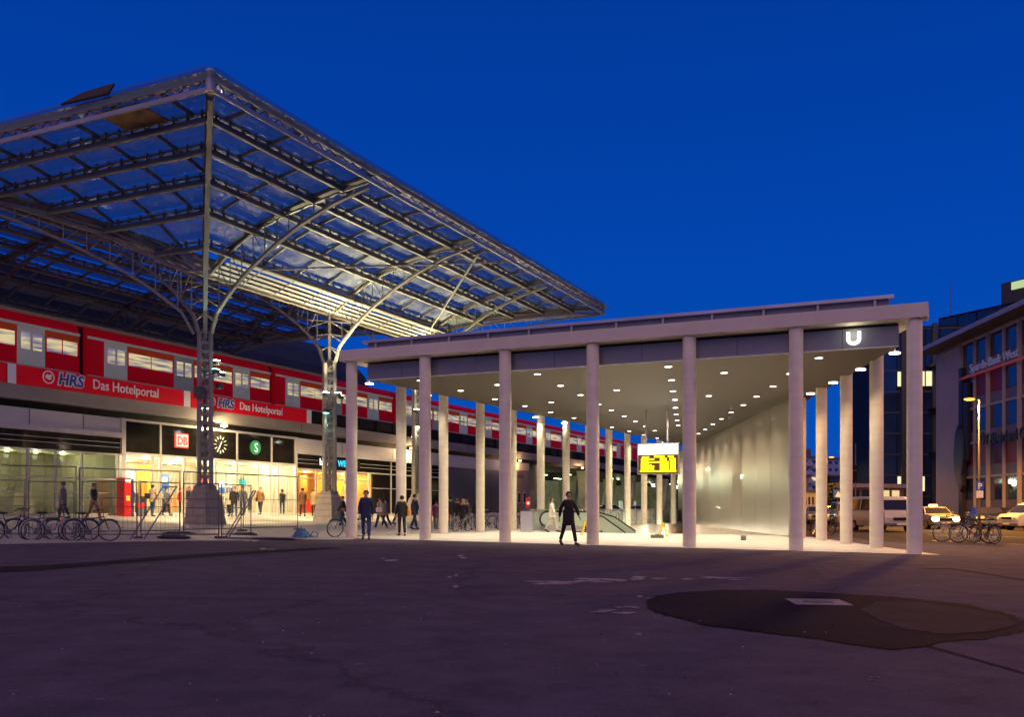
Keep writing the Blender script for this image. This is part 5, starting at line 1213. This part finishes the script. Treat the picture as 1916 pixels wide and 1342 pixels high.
# ================================================================ VEHICLES
tyrem = rubber; carglass = mat('car_glass', (.02, .022, .026), .05, var=.1, spec=.8)
headl = glow('headlight_on', (1, .86, .55), 40); taill = glow('taillight_on', (1, .16, .02), 6)
lensm = mat('lamp_lens', (.5, .48, .42), .15, var=0); redlens = mat('red_lens', (.35, .01, .01), .2, var=0); platem = mat('number_plate', (.7, .68, .6), .5, var=0)
def prof_body(pr, w, taper=0, zt=1):
    """side profile (x, z) given width and inward lean for the upper points"""
    B = MB(); n = len(pr)
    def hw(z): return w / 2 - taper * max(0, z - zt)
    B.add([(x, -hw(z), z) for x, z in pr] + [(x, hw(z), z) for x, z in pr], [tuple(range(n - 1, -1, -1)), tuple(range(n, 2 * n))] + [(i, (i + 1) % n, n + (i + 1) % n, n + i) for i in range(n)])
    return B
def vehicle(kind, label, px, Y, rz, paint, front='off', rear='off', L=None, cat=None, roofsign=False):
    x, y = at(px, Y); t = thing({'van': 'van', 'car': 'car', 'mini': 'van'}[kind], label, cat or ('van' if kind != 'car' else 'car'), x, y, .0, R(rz))
    def O(B, n, m, p=None, **k): return B.obj(n, m, p or t, world=False, **k)
    if kind == 'car':
        L = 4.4; w = 1.76; wb = (-1.32, 1.35); hb = [(-2.2, .32), (-2.22, .62), (-2.15, .88), (-1.55, .96), (-.6, .98), (1.0, .99), (1.95, .96), (2.18, .86), (2.22, .5), (2.18, .3), (1.72, .26), (1.6, .5), (1.1, .5), (.98, .24), (-.98, .24), (-1.1, .5), (-1.6, .5), (-1.72, .26)]
        cab = [(-1.0, .97), (-.35, 1.40), (.25, 1.45), (.95, 1.42), (1.7, .98)]; wind = [(-.92, 1.0), (-.36, 1.36), (.25, 1.41), (.92, 1.38), (1.5, 1.0)]; tp = .32; zt = .95
    elif kind == 'van':
        L = 4.8; w = 1.85; wb = (-1.5, 1.5); hb = [(-2.35, .35), (-2.4, .7), (-2.3, 1.12), (-2.2, 1.16), (2.4, 1.16), (2.42, .4), (1.9, .3), (1.78, .58), (1.22, .58), (1.1, .3), (-1.1, .3), (-1.22, .58), (-1.78, .58), (-1.9, .3)]
        cab = [(-2.22, 1.15), (-1.62, 1.80), (-1.35, 1.95), (2.2, 1.97), (2.4, 1.8), (2.41, 1.15)]; wind = [(-2.1, 1.2), (-1.55, 1.78), (-1.3, 1.82), (2.0, 1.82), (2.1, 1.2)]; tp = .17; zt = 1.15
    else:
        L = 4.3; w = 1.8; wb = (-1.3, 1.35); hb = [(-2.1, .32), (-2.15, .75), (-2.0, 1.0), (-1.5, 1.06), (2.1, 1.06), (2.15, .4), (1.75, .3), (1.63, .55), (1.07, .55), (.95, .28), (-.9, .28), (-1.02, .55), (-1.58, .55), (-1.7, .3)]
        cab = [(-1.5, 1.05), (-.8, 1.62), (-.4, 1.75), (1.9, 1.76), (2.1, 1.6), (2.12, 1.05)]; wind = [(-1.35, 1.1), (-.75, 1.6), (-.35, 1.65), (1.75, 1.65), (1.85, 1.1)]; tp = .2; zt = 1.05
    body = O(prof_body(hb, w, .12, .8), 'body', paint, bevel=.05); body.data.shade_smooth() if hasattr(body.data, 'shade_smooth') else None
    cb_ = O(prof_body(cab, w - .06, tp, zt), 'cabin', paint, bevel=.04)
    n = len(wind)
    for sd in (-1, 1):
        B = MB()
        def hw(z): return (w - .06) / 2 - tp * max(0, z - zt)
        B.add([(a, sd * (hw(z) + .006), z) for a, z in wind] + [(a, sd * (hw(z) - .02), z) for a, z in wind], [tuple(range(n)), tuple(range(2 * n - 1, n - 1, -1))] + [(i, n + i, n + (i + 1) % n, (i + 1) % n) for i in range(n)])
        wo = O(B, 'side_window', carglass)
        for a in ((-.1,) if kind == 'car' else (-.6, .7)):
            b = MB(); z0, z1 = wind[0][1], wind[2][1]; b.bar((a, sd * (hw(z0) + .012), z0 - .02), (a + .03, sd * (hw(z1) + .012), z1 + .02), .07, .02, up=(0, 1, 0)); O(b, 'pillar', paint, wo)
    def screen(i, off):
        (x0, z0), (x1, z1) = cab[i], cab[i + 1]; B = MB()
        def hw(z): return (w - .06) / 2 - tp * max(0, z - zt) - .07
        d = Vector((z1 - z0, 0, -(x1 - x0))).normalized() * off
        q0 = (x0 + (x1 - x0) * .08, z0 + (z1 - z0) * .08); q1 = (x0 + (x1 - x0) * .92, z0 + (z1 - z0) * .92)
        B.add([(q0[0] + d.x, -hw(q0[1]), q0[1] + d.z), (q0[0] + d.x, hw(q0[1]), q0[1] + d.z), (q1[0] + d.x, hw(q1[1]), q1[1] + d.z), (q1[0] + d.x, -hw(q1[1]), q1[1] + d.z)], [(0, 1, 2, 3)]); return B
    O(screen(0, -.012), 'windscreen', carglass); m_ = len(cab) - 2; O(screen(m_, -.012), 'rear_window', carglass)
    wm = mat('wheel_rim', (.35, .34, .33), .35, .6)
    for xx in wb:
        for sd in (-1, 1):
            b = MB(); b.tube([(xx, sd * (w / 2 - .20), .31), (xx, sd * (w / 2 - .01), .31)], .31, 20); wo = O(b, 'wheel', tyrem, smooth=True)
            b = MB(); b.tube([(xx, sd * (w / 2 - .005), .31), (xx, sd * (w / 2 + .008), .31)], .19, 14); O(b, 'rim', wm, wo)
    fx_ = hb[1][0]; zl_ = .72 if kind == 'car' else .80
    if kind == 'mini': zl_ = .85
    for sd in (-1, 1):
        b = MB(); b.ball((fx_ + .04, sd * (w / 2 - .28), zl_ - .05), (.06, .17, .085) if front != 'on' else (.10, .25, .14), 12, 8); O(b, 'headlight', headl if front == 'on' else lensm, smooth=True)  # lit headlights drawn larger to imitate their glare
        if front == 'on':
            wx = Vector((math.cos(R(rz)), math.sin(R(rz)))); 
            l = bpy.data.lights.new('beam', 'SPOT'); l.energy = 260; l.color = (1, .86, .6); l.spot_size = R(60); l.spot_blend = .8; l.shadow_soft_size = .06
            lo = bpy.data.objects.new('beam', l); COL.objects.link(lo); lo.parent = t; lo.location = (fx_ - .1, sd * (w / 2 - .28), zl_); lo.rotation_euler = Vector((-1, 0, -.10)).to_track_quat('-Z', 'Y').to_euler()
        rx_ = max(p[0] for p in hb); b = MB(); zr_ = .78 if kind == 'car' else .95
        b.ball((rx_ - .03, sd * (w / 2 - .18), zr_), (.05, .15, .09) if rear != 'on' else (.06, .26, .12), 10, 6); O(b, 'tail_light', taill if rear == 'on' else redlens, smooth=True)  # lit tail lights enlarged too, glare put into the shape
    b = MB(); F0 = Fr((0, 0), (1, 0)); b.box(F0, fx_ - .05, fx_ + .12, -w / 2 + .03, w / 2 - .03, .34, .50); O(b, 'bumper', MT['lamp_housing'] if paint is not white_p else mat('bumper_grey', (.12, .12, .12), .6), bevel=.03)
    b = MB(); b.box(F0, fx_ - .055, fx_, -.42, .42, zl_ - .14, zl_ - .0); O(b, 'grille', black_m)
    b = MB(); b.box(F0, fx_ - .07, fx_ - .045, -.26, .26, .39, .49); O(b, 'number_plate', platem)
    b = MB(); b.box(F0, rx_ - .02, rx_ + .03, -w / 2 + .04, w / 2 - .04, .36, .55); O(b, 'rear_bumper', MT['lamp_housing'], bevel=.03)
    for sd in (-1, 1): b = MB(); b.ball((cab[0][0] + .25, sd * (w / 2 + .08), zt + .08), (.05, .09, .07), 8, 6); O(b, 'mirror', MT['lamp_housing'])
    if roofsign: b = MB(); b.box(F0, -.1, .1, -.25, .25, cab[2][1], cab[2][1] + .14); O(b, 'roof_sign', glow('taxi_lamp', (1, .75, .25), 4), bevel=.02)
    return t
cw = mat('paint_white', (.50, .50, .50), .3, var=.04, coat=.5); cs = mat('paint_silver', (.25, .25, .25), .3, .4, var=.05, coat=.5); cdk = mat('paint_dark', (.02, .022, .03), .25, .2, var=.1, coat=.6); cbe = mat('paint_taxi', (.24, .21, .16), .3, var=.05, coat=.5); cbl = mat('paint_blue', (.02, .035, .10), .3, .1, coat=.5)
# front of each vehicle is its local -x
vehicle('van', 'white van with dark windscreen facing the camera behind the right outer column', 1648, 51.5, 93, cw)
vehicle('mini', 'silver van parked behind the white van, between the right rear columns', 1584, 64, 78, cs)
vehicle('car', 'taxi with both headlights blazing just right of the outermost column', 1746, 58.5, 84, cbe, front='on', roofsign=True)
vehicle('car', 'dark car with red tail lights lit, driving away behind the street bicycles', 1845, 61.0, -108, cdk, rear='on')
vehicle('car', 'second dark car parked behind the one with lit tail lights', 1872, 66, 190, cbl)
vehicle('mini', 'white van cut by the right edge of the picture', 1942, 56, 10, cw)
vehicle('car', 'silver car parked far back between the first two right rear columns', 1530, 72, 75, cs)
vehicle('car', 'dark car parked far back beside the silver one', 1550, 82, 70, cbl)
vehicle('mini', 'white delivery van standing in the far street', 1615, 92, 72, cw)
vehicle('car', 'pale car under the railway bridge seen over the railing', 1186, 112, 10, cw)
vehicle('car', 'dark car under the railway bridge left of the pale one', 1130, 95, 15, cdk)

# ================================================================ STREET LAMPS, SIGNS
NA = (1.0, .42, .06)
def street_lamp(px, py_top, Y, label, power, arm_=.6, side=-1, col=NA, x=None):
    if x is None: x, y = at(px, Y)
    else: y = Y
    zt = zz(py_top, px, Y) if py_top else 9.0
    t = thing('street_lamp', label, 'street lamp', x, y)
    MB().tube([(x, y, 0), (x, y, 1.0)], .10, 12).obj('base', galv, t); MB().tube([(x, y, 1.0), (x, y, zt)], [.075, .05], 12).obj('pole', galv, t, smooth=True)
    MB().tube([(x, y, zt - .02), (x + side * arm_, y, zt + .06)], .035, 8).obj('arm', galv, t)
    h = MB().ball((x + side * arm_, y, zt + .08), (.36, .2, .09), 12, 7).obj('head', dk, t, smooth=True)
    MB().ball((x + side * arm_, y, zt + .02), (.36, .24, .11), 12, 7).obj('bulb', glow('sodium', (1, .45, .06), 2.4), h, smooth=True)
    light('lamp', 'SPOT', (x + side * arm_, y, zt - .12), power, col, h, .5, (0, 0, 0), 174, .15); return t
street_lamp(1832, 748, 58, 'tall street lamp with a glowing sodium head before the office building', 20000, .62)
street_lamp(1547, 856, 118, 'far sodium street lamp between the first two right rear columns', 4500, .6, 1)
street_lamp(1602, 880, 140, 'distant double street lamp beside the traffic light', 900, .6, 1)
street_lamp(1596, 893, 175, 'farthest sodium street lamp low above the vans', 700, .6, 1)
street_lamp(2300, 0, 26, 'sodium street lamp outside the right edge, lighting the plaza', 1900, .8, -1, NA, x=23.5)
street_lamp(2300, 0, 44, 'unseen sodium street lamp added outside the right edge to light the road', 8500, .8, -1, NA, x=34.0)  # unseen lamp added to warm the road and even out column shadows
x, y = at(1833, 50); 
t = thing('parking_sign', 'blue parking sign with white letter P above a small white plate', 'sign', x, y)
MB().tube([(x, y + .06, 0), (x, y + .06, zz(895, 1833, 50))], .03, 8).obj('pole', galv, t)
MB().box(WF, x - .21, x + .21, -y - .01, -y + .02, zz(917, 1833, 50), zz(902, 1833, 50)).obj('plate', mat('sign_blue', (.01, .06, .30), .4, emit=(.01, .06, .3), es=.25), t)
text('P', 'letter', WF, x, -y + .03, zz(915.5, 1833, 50), .46, whit, t, .005, 0, .012, 'CENTER')
MB().box(WF, x - .19, x + .19, -y - .01, -y + .02, zz(932, 1833, 50), zz(918.5, 1833, 50)).obj('lower_plate', whit, t)
x, y = at(1568, 62); t = thing('crossing_sign', 'blue square crossing sign with a white triangle between the right rear columns', 'sign', x, y)
MB().tube([(x, y + .05, 0), (x, y + .05, zz(918, 1568, 62))], .03, 8).obj('pole', galv, t)
MB().box(WF, x - .32, x + .32, -y - .01, -y + .02, zz(932, 1568, 62), zz(917, 1568, 62)).obj('plate', MT['sign_blue'], t)
z0, z1 = zz(930.5, 1568, 62), zz(919, 1568, 62)
MB().add([(x - .22, y - .03, z0), (x + .22, y - .03, z0), (x, y - .03, z1), (x - .22, y - .02, z0), (x + .22, y - .02, z0), (x, y - .02, z1)], [(0, 1, 2), (5, 4, 3), (0, 3, 4, 1), (1, 4, 5, 2), (2, 5, 3, 0)]).obj('triangle', whit, t)
x, y = at(1601, 90); t = thing('traffic_light', 'dark traffic light seen from behind between the right rear columns', 'traffic light', x, y)
MB().tube([(x, y, 0), (x, y, zz(830, 1601, 90))], .06, 8).obj('pole', galv, t)
MB().box(WF, x - .32, x + .1, -y - .15, -y + .15, zz(903, 1601, 90), zz(872, 1601, 90)).obj('housing', black_m, t, bevel=.03)
MB().box(WF, x - .26, x + .02, -y + .15, -y + .25, zz(882, 1601, 90), zz(880, 1601, 90)).obj('visor', dk, t)
x, y = at(988, 46); 
t = thing('red_signal', 'small red glowing signal lamp above the steel cabinet post', 'lamp', x, y)
MB().tube([(x, y, 0), (x, y, zz(950, 988, 46) + .2)], .03, 8).obj('pole', galv, t)
MB().box(WF, x - .12, x + .12, -y - .08, -y + .06, zz(950, 988, 46), zz(932, 988, 46)).obj('housing', mat('signal_red', (.4, .02, .03), .4), t, bevel=.02)
MB().ball((x, y - .09, zz(942, 988, 46)), (.07, .04, .07), 12, 8).obj('lens', glow('red_glow', (1, .12, .10), 9), t, smooth=True)
# ticket machine left of the doors
x, y, _ = ST.p(sa(235, FB + .8), FB + .8, 0); t = thing('ticket_machine', 'tall red and blue ticket machine left of the station doors', 'ticket machine', x, y, .5)
mF = Fr((x, y), U)
MB().box(mF, -.34, .10, -.3, .3, .5, 2.55).obj('body', mat('machine_red', (.40, .012, .01), .4, emit=(.5, .01, .01), es=.12), t, bevel=.02); MB().box(mF, .105, .30, -.28, .28, .5, 2.5).obj('side', mat('machine_blue', (.02, .03, .12), .4), t)
MB().box(mF, -.26, .05, .302, .32, 2.3, 2.45).obj('lit_header', glow('machine_lamp', (1, .85, .45), 6), t); MB().box(mF, -.22, .0, .302, .315, 1.35, 1.6).obj('screen', ye_, t)
t = thing('litter_bin', 'red and grey litter bin beside the man facing the doors', 'bin', *ST.p(sa(262, FB + 1), FB + 1, 0)[:2], .5); x, y, _ = ST.p(sa(262, FB + 1), FB + 1, 0)
MB().cyl((x, y, .5), .2, .45, 16).obj('body', gry, t); MB().cyl((x, y, .95), .22, .3, 16).obj('lid', rd_, t)
t = thing('notice_board', 'yellow timetable board standing left of the man facing the doors', 'notice board', *ST.p(sa(268, FB + .5), FB + .5, 0)[:2], .5); nF = Fr(ST.p(sa(268, FB + .5), FB + .5, 0)[:2], U)
MB().box(nF, -.26, .26, -.03, .03, 1.6, 2.4).obj('sheet', mat('timetable', (.6, .33, .03), .5, var=.2), t); MB().box(nF, -.3, .3, -.05, -.03, .5, 2.45).obj('frame', galv, t)
# bollards
bp0 = None
for i, (px, py) in enumerate(((1012, 1003.5), (1045, 997))[:1]):
    pass

# ================================================================ BUILDINGS ON THE RIGHT
BA = Fr((45.2, 96.5), (-.083, -.9965))            # a from far corner towards the camera; b towards the street
off = thing('office_building', 'pale grid office building with sign lettering at the right edge', 'office building', 50, 80)
wallA = mat('office_wall', (.46, .37, .30), .75, var=.08, scale=.3); frA = mat('office_frame', (.48, .41, .33), .55, var=.05); gA = mat('office_glass', (.035, .045, .07), .06, var=.5, scale=.25, spec=.9)
spn = mat('spandrel', (.20, .16, .15), .6, var=.1, scale=.4); rdp = mat('red_panel', (.28, .012, .012), .5, var=.15)
HA = 17.6; LA = 70
MB().box(BA, 0, LA, -22, -.02, 0, HA).obj('core', mat('office_core', (.10, .09, .09), .8), off)
MB().box(BA, 0, 6.6, -.02, .12, 0, HA).obj('end_wall', wallA, off); MB().box(BA, -.12, -.0, -22, .12, 0, HA).obj('far_wall', wallA, off)
MB().box(BA, -1.4, LA, -24, 1.8, HA + .35, HA + .75).obj('eaves', mat('eave_slab', (.14, .12, .12), .6, var=.08, emit=None), off)
MB().box(BA, -.1, LA, -22, .0, HA, HA + .35).obj('eave_neck', spn, off)
MB().box(BA, -1.42, LA, 1.8, 1.86, HA + .38, HA + .8).obj('eave_edge', steel_eave, off)
base = 1.1; FHT = (HA - base) / 5.0
nb = 20; bwid = 3.05
random.seed(11)
for f in range(5):
    z0 = base + f * FHT
    MB().box(BA, 6.6, LA, .0, .16, z0 + FHT - .12, z0 + FHT + .1).obj('floor_band', frA, off)
    g = MB(); spd = MB(); rp = MB()
    for i in range(nb):
        a0 = 6.7 + i * bwid
        MB().box(BA, a0 + .08, a0 + bwid - .02, .0, .05, z0 + 1.15, z0 + FHT - .14).obj('window', gA if not (random.random() < .05 or (f, i) in ((3, 1), (3, 2), (1, 0), (1, 3))) else rdp, off)
        spd.box(BA, a0 + .08, a0 + bwid - .02, .0, .045, z0 + .12, z0 + 1.1)
    spd.obj('spandrels', spn, off)
fn = MB()
for i in range(nb + 1):
    a0 = 6.62 + i * bwid; fn.box(BA, a0, a0 + .10, .05, .42 if i % 2 == 0 else .30, base, HA)
fn.obj('fins', frA, off)
MB().box(BA, 0, LA, .0, .2, 0, base).obj('base_course', wallA, off)
MB().box(BA, 6.6, LA, .42, .50, base + 3 * FHT + 3.0, base + 3 * FHT + 3.22).obj('red_line', mat('red_line', (.40, .05, .03), .5, emit=(.6, .08, .05), es=.15), off)
def atA(px, b=.5): return BA.a_at(px, b)
sg1 = thing('roof_sign', 'thin pale lettering of a bank on the upper facade of the office building', 'sign', *BA.p(20, .5, 0)[:2], 14)
z_ = base + 3 * FHT + 3.4
text('Sparda-Bank West', 'lettering', BA, atA(1815, .5), .52, z_, 1.15, mat('letter_grey', (.62, .62, .68), .35, .2, emit=(.5, .5, .6), es=.04), sg1, .05, 0, .0, width=atA(1906, .5) - atA(1815, .5))
sg2 = thing('company_sign', 'dark lettering beginning with TÜV on the middle of the office facade', 'sign', *BA.p(20, .5, 0)[:2], 9)
text('TÜV Rheinland Group', 'lettering', BA, atA(1828, .5), .52, base + FHT * 2 - .35, 1.3, mat('letter_dark', (.02, .018, .03), .5), sg2, .06, 0, .02, width=(atA(1916, .5) - atA(1828, .5)) * 1.3)
# dark sculpture on the end wall
sc_ = thing('wall_sculpture', 'dark abstract metal sculpture on the end wall of the office building', 'sculpture', *BA.p(3.2, .3, 0)[:2], 0)
sm = mat('sculpture_bronze', (.045, .035, .035), .5, .3, var=.3, scale=1)
a_ = atA(1799, .4)
B = MB(); B.box(BA, a_ - .45, a_ + .35, .14, .5, 0, 15.2); B.obj('bar', sm, sc_)
B = MB(); B.box(BA, a_ + .45, a_ + 1.5, .14, .45, 6.0, 13.6); B.obj('side_bar', sm, sc_)
pts = [(-2.2, 5.2), (-2.6, 7.0), (-1.9, 8.8), (-.6, 9.6), (.8, 9.2), (1.9, 8.0), (2.1, 6.2), (1.4, 4.6), (1.7, 3.6), (.8, 2.9), (.2, 3.6), (-.8, 3.8)]
N = len(pts); B = MB(); B.add([BA.p(a_ + x * .5, b, z) for b in (.2, .7) for x, z in pts], [tuple(range(N)), tuple(range(2 * N - 1, N - 1, -1))] + [(i, N + i, N + (i + 1) % N, (i + 1) % N) for i in range(N)]); B.obj('shield', sm, sc_, bevel=.1)
# dark glass block behind
DB_ = Fr((43.0, 118), (.985, -.17))
dgl = thing('glass_block', 'tall dark glass office block with a short row of lit windows', 'office building', 58, 130)
def zA(py, px, Y): return zz(py, px, Y)
gD = mat('dark_curtain', (.015, .035, .08), .05, var=.6, scale=.12, spec=1.0)
D0 = DB_.a_at(1652, 0); D1 = DB_.a_at(1762, 0)
H1 = zz(612, 1700, 117); 
MB().box(DB_, D0, D1 + 16, -20, 0, 0, H1).obj('core', black_m, dgl)
k = 0; a = D0
while a < D1 + 15:
    for f in range(9):
        z0 = .3 + f * (H1 - .5) / 9; z1 = z0 + (H1 - .5) / 9 - .22
        lit = (f == 6 and 1674 < 958 + FPX * DB_.p(a + .9, 0, 0)[0] / DB_.p(a + .9, 0, 0)[1] < 1756) or (f == 1 and 1690 < 958 + FPX * DB_.p(a + .9, 0, 0)[0] / DB_.p(a + .9, 0, 0)[1] < 1722)
        MB().box(DB_, a + .06, a + 1.62, .0, .05, z0 if not lit else z0 + .6, z1).obj('window', gD if not lit else glow('lit_office', (1, 1, .55), 1.0), dgl)
    a += 1.72; k += 1
fr_ = MB()
for f in range(10): fr_.box(DB_, D0, D1 + 16, 0, .10, .1 + f * (H1 - .5) / 9, .3 + f * (H1 - .5) / 9)
for px in (1690, 1748): q = DB_.a_at(px, 0); fr_.box(DB_, q - .3, q + .3, .05, .5, 0, H1 + .3)
fr_.obj('frame', mat('block_frame', (.05, .05, .055), .5), dgl)
for f, dz in ((7, 0), (5, 0), (3, .0)): MB().box(DB_, DB_.a_at(1735, 0), D1 + 8, .1, 2.4, .25 + f * H1 / 9, .45 + f * H1 / 9).obj('balcony_slab', mat('block_frame', (.05, .05, .055), .5), dgl)
# upper storeys and roof plant
UP = Fr((62, 125), (.30, -.95))
ub = thing('rooftop_storey', 'dark glazed roof storey with a glowing white panel above the office building', 'roof storey', 70, 110)
A0 = DB_.a_at(1756, -3)
U1 = Fr(DB_.p(A0, -3, 0)[:2], (.42, -.91))
L1_ = 40
MB().box(U1, 0, L1_, -10, 0, 0, 26.3).obj('core', black_m, ub)
for i in range(14): MB().box(U1, .2 + i * 2.8, 2.8 + i * 2.8, 0, .06, 22.0, 26.0).obj('window', gD, ub)
MB().box(U1, -.3, L1_, -10.2, .5, 21.2, 21.6).obj('cornice', mat('block_frame', (.05, .05, .055), .5), ub)
q = U1.a_at(1868, .0); MB().box(U1, q, q + 12, -8, -.5, 26.3, 29.0).obj('plant_room', mat('plant_room', (.06, .055, .06), .7), ub)
q = U1.a_at(1889, .0); MB().box(U1, q, q + 7, -.45, -.3, 27.9, 28.8).obj('lit_panel', glow('roof_panel', (.70, .95, .45), .7), ub)
for px in (1746, 1781, 1810): 
    pass
MB().tube([U1.p(1, -1, 26), U1.p(1, -1, 31)], .05, 6).obj('mast', galv, ub)
# far housing across the street
def block(name, label, px0, px1, ytop, Y, m, floors, cols, dpt=14, lit=()):
    t = thing(name, label, 'building', *at((px0 + px1) / 2, Y)); x0, _ = at(px0, Y); x1, _ = at(px1, Y); z1 = zz(ytop, (px0 + px1) / 2, Y); F = Fr((x0, Y), (1, 0)); L = x1 - x0
    MB().box(F, 0, L, -dpt, 0, 0, z1).obj('wall', m, t); MB().box(F, -.3, L + .3, -dpt - .2, .4, z1, z1 + .4).obj('roof', mat('far_roof', (.10, .09, .10), .7), t)
    MB().box(F, L * .3, L * .5, -5, -2, z1 + .4, z1 + 2.2).obj('roof_house', mat('far_roof', (.10, .09, .10), .7), t)
    for f in range(floors):
        for c in range(cols):
            a = L * (c + .25) / cols; z0 = 1.2 + f * (z1 - 1.2) / floors
            MB().box(F, a, a + L / cols * .5, 0, .05, z0 + .6, z0 + (z1 - 1.2) / floors * .72).obj('window', glow('far_lit', (1, .75, .35), .9) if (f, c) in lit else gA, t)
        if name == 'apartment_block': MB().box(F, 0, L * .4, .05, 1.2, 1.2 + f * (z1 - 1.2) / floors, 1.5 + f * (z1 - 1.2) / floors + .6).obj('balcony', m, t)
    return t
pale = mat('far_white', (.30, .32, .42), .7, var=.06, scale=.3); pal2 = mat('far_blue', (.20, .24, .38), .7, var=.06, scale=.3)
block('apartment_block', 'pale apartment block with balconies between the inner right columns', 1500, 1545, 857, 205, pale, 6, 3, lit=((3, 1), (1, 2)))
block('housing_block', 'wide pale housing block behind the vans at the end of the street', 1548, 1660, 860, 260, pal2, 7, 10, lit=((2, 4), (4, 7)))
block('kiosk_row', 'low yellow lit shop row at the far street corner', 1490, 1552, 922, 130, mat('far_shop', (.40, .28, .14), .7, emit=(1, .55, .18), es=.18), 1, 9)
block('dark_hall', 'low dark building beyond the far end of the street', 1552, 1680, 893, 210, mat('far_dark', (.05, .04, .05), .8), 3, 8)
t = thing('tv_mast', 'thin white antenna mast on the roofs between the right columns', 'antenna', *at(1611, 300)); x, y = at(1611, 300)
MB().tube([(x, y, 0), (x, y, zz(856, 1611, 300))], .7, 8).obj('base', pale, t); MB().tube([(x, y, zz(857, 1611, 300)), (x, y, zz(825, 1611, 300))], [.5, .15], 8).obj('tip', white_p, t)
block('side_building', 'dark building continuing the street beyond the glass block', 1655, 1700, 905, 170, MT['far_dark'], 2, 6)
t = thing('kiosk', 'small flat roofed kiosk behind the vans', 'kiosk', *at(1640, 100)); x, y = at(1640, 100)
MB().box(WF, x - 3, x + 3, -y - 2, -y + 0, 0, zz(913, 1640, 100)).obj('wall', mat('kiosk_wall', (.22, .16, .12), .7, var=.1), t); MB().box(WF, x - 3.4, x + 3.6, -y - 2.4, -y + .6, zz(913, 1640, 100), zz(906, 1640, 100)).obj('roof', mat('kiosk_roof', (.5, .36, .36), .6), t)
for i in range(5): MB().box(WF, x - 2.7 + i * 1.1, x - 1.9 + i * 1.1, -y + 0, -y + .05, 1.0, zz(918, 1640, 100)).obj('window', gA if i < 3 else glow('far_lit', (1, .75, .35), .9), t)
# concrete building far left behind the canopy and across the tracks is hidden; distant trees
random.seed(5)
leaf = mat('foliage_dark', (.02, .025, .014), .8, var=.4, scale=1)
def tree(px, ytop, Y, w, label):
    x, y = at(px, Y); H = zz(ytop, px, Y); t = thing('street_tree', label, 'tree', x, y)
    T = MB(); T.tube([(x, y, 0), (x + .05, y, H * .35), (x, y, H * .7)], [.16, .12, .05], 8)
    for k in range(7): an = k * .9; T.tube([(x, y, H * (.35 + .04 * k)), (x + math.cos(an) * w * .35, y + math.sin(an) * w * .35, H * (.55 + .05 * k))], [.06, .02], 5)
    T.obj('trunk', mat('bark', (.04, .03, .025), .9), t)
    c = MB()
    for k in range(2600):
        u_ = random.uniform(0, 1); an = random.uniform(0, 6.28); rr = w / 2 * math.sqrt(u_) * random.uniform(.6, 1.1); zz_ = H * .35 + H * .65 * random.random() ** .8
        rr *= math.sin(math.pi * min(1, max(.1, (zz_ / H - .25) / .8))) ** .6 + .2 * math.sin(an * 3 + zz_)
        p = Vector((x + rr * math.cos(an), y + rr * math.sin(an), zz_)); d = Vector((random.gauss(0, 1), random.gauss(0, 1), random.gauss(0, 1))).normalized(); e_ = d.orthogonal().normalized() * .16; g = d.cross(e_).normalized() * .16
        e_ = e_ * .6; g = g * .6; c.quad(p - e_ - g, p + e_ - g, p + e_ + g, p - e_ + g)
    c.obj('crown', leaf, t)
tree(1563, 905, 120, 4.5, 'small dark tree beside the crossing sign')
tree(1597, 900, 150, 7, 'dark tree behind the traffic light in the far street')
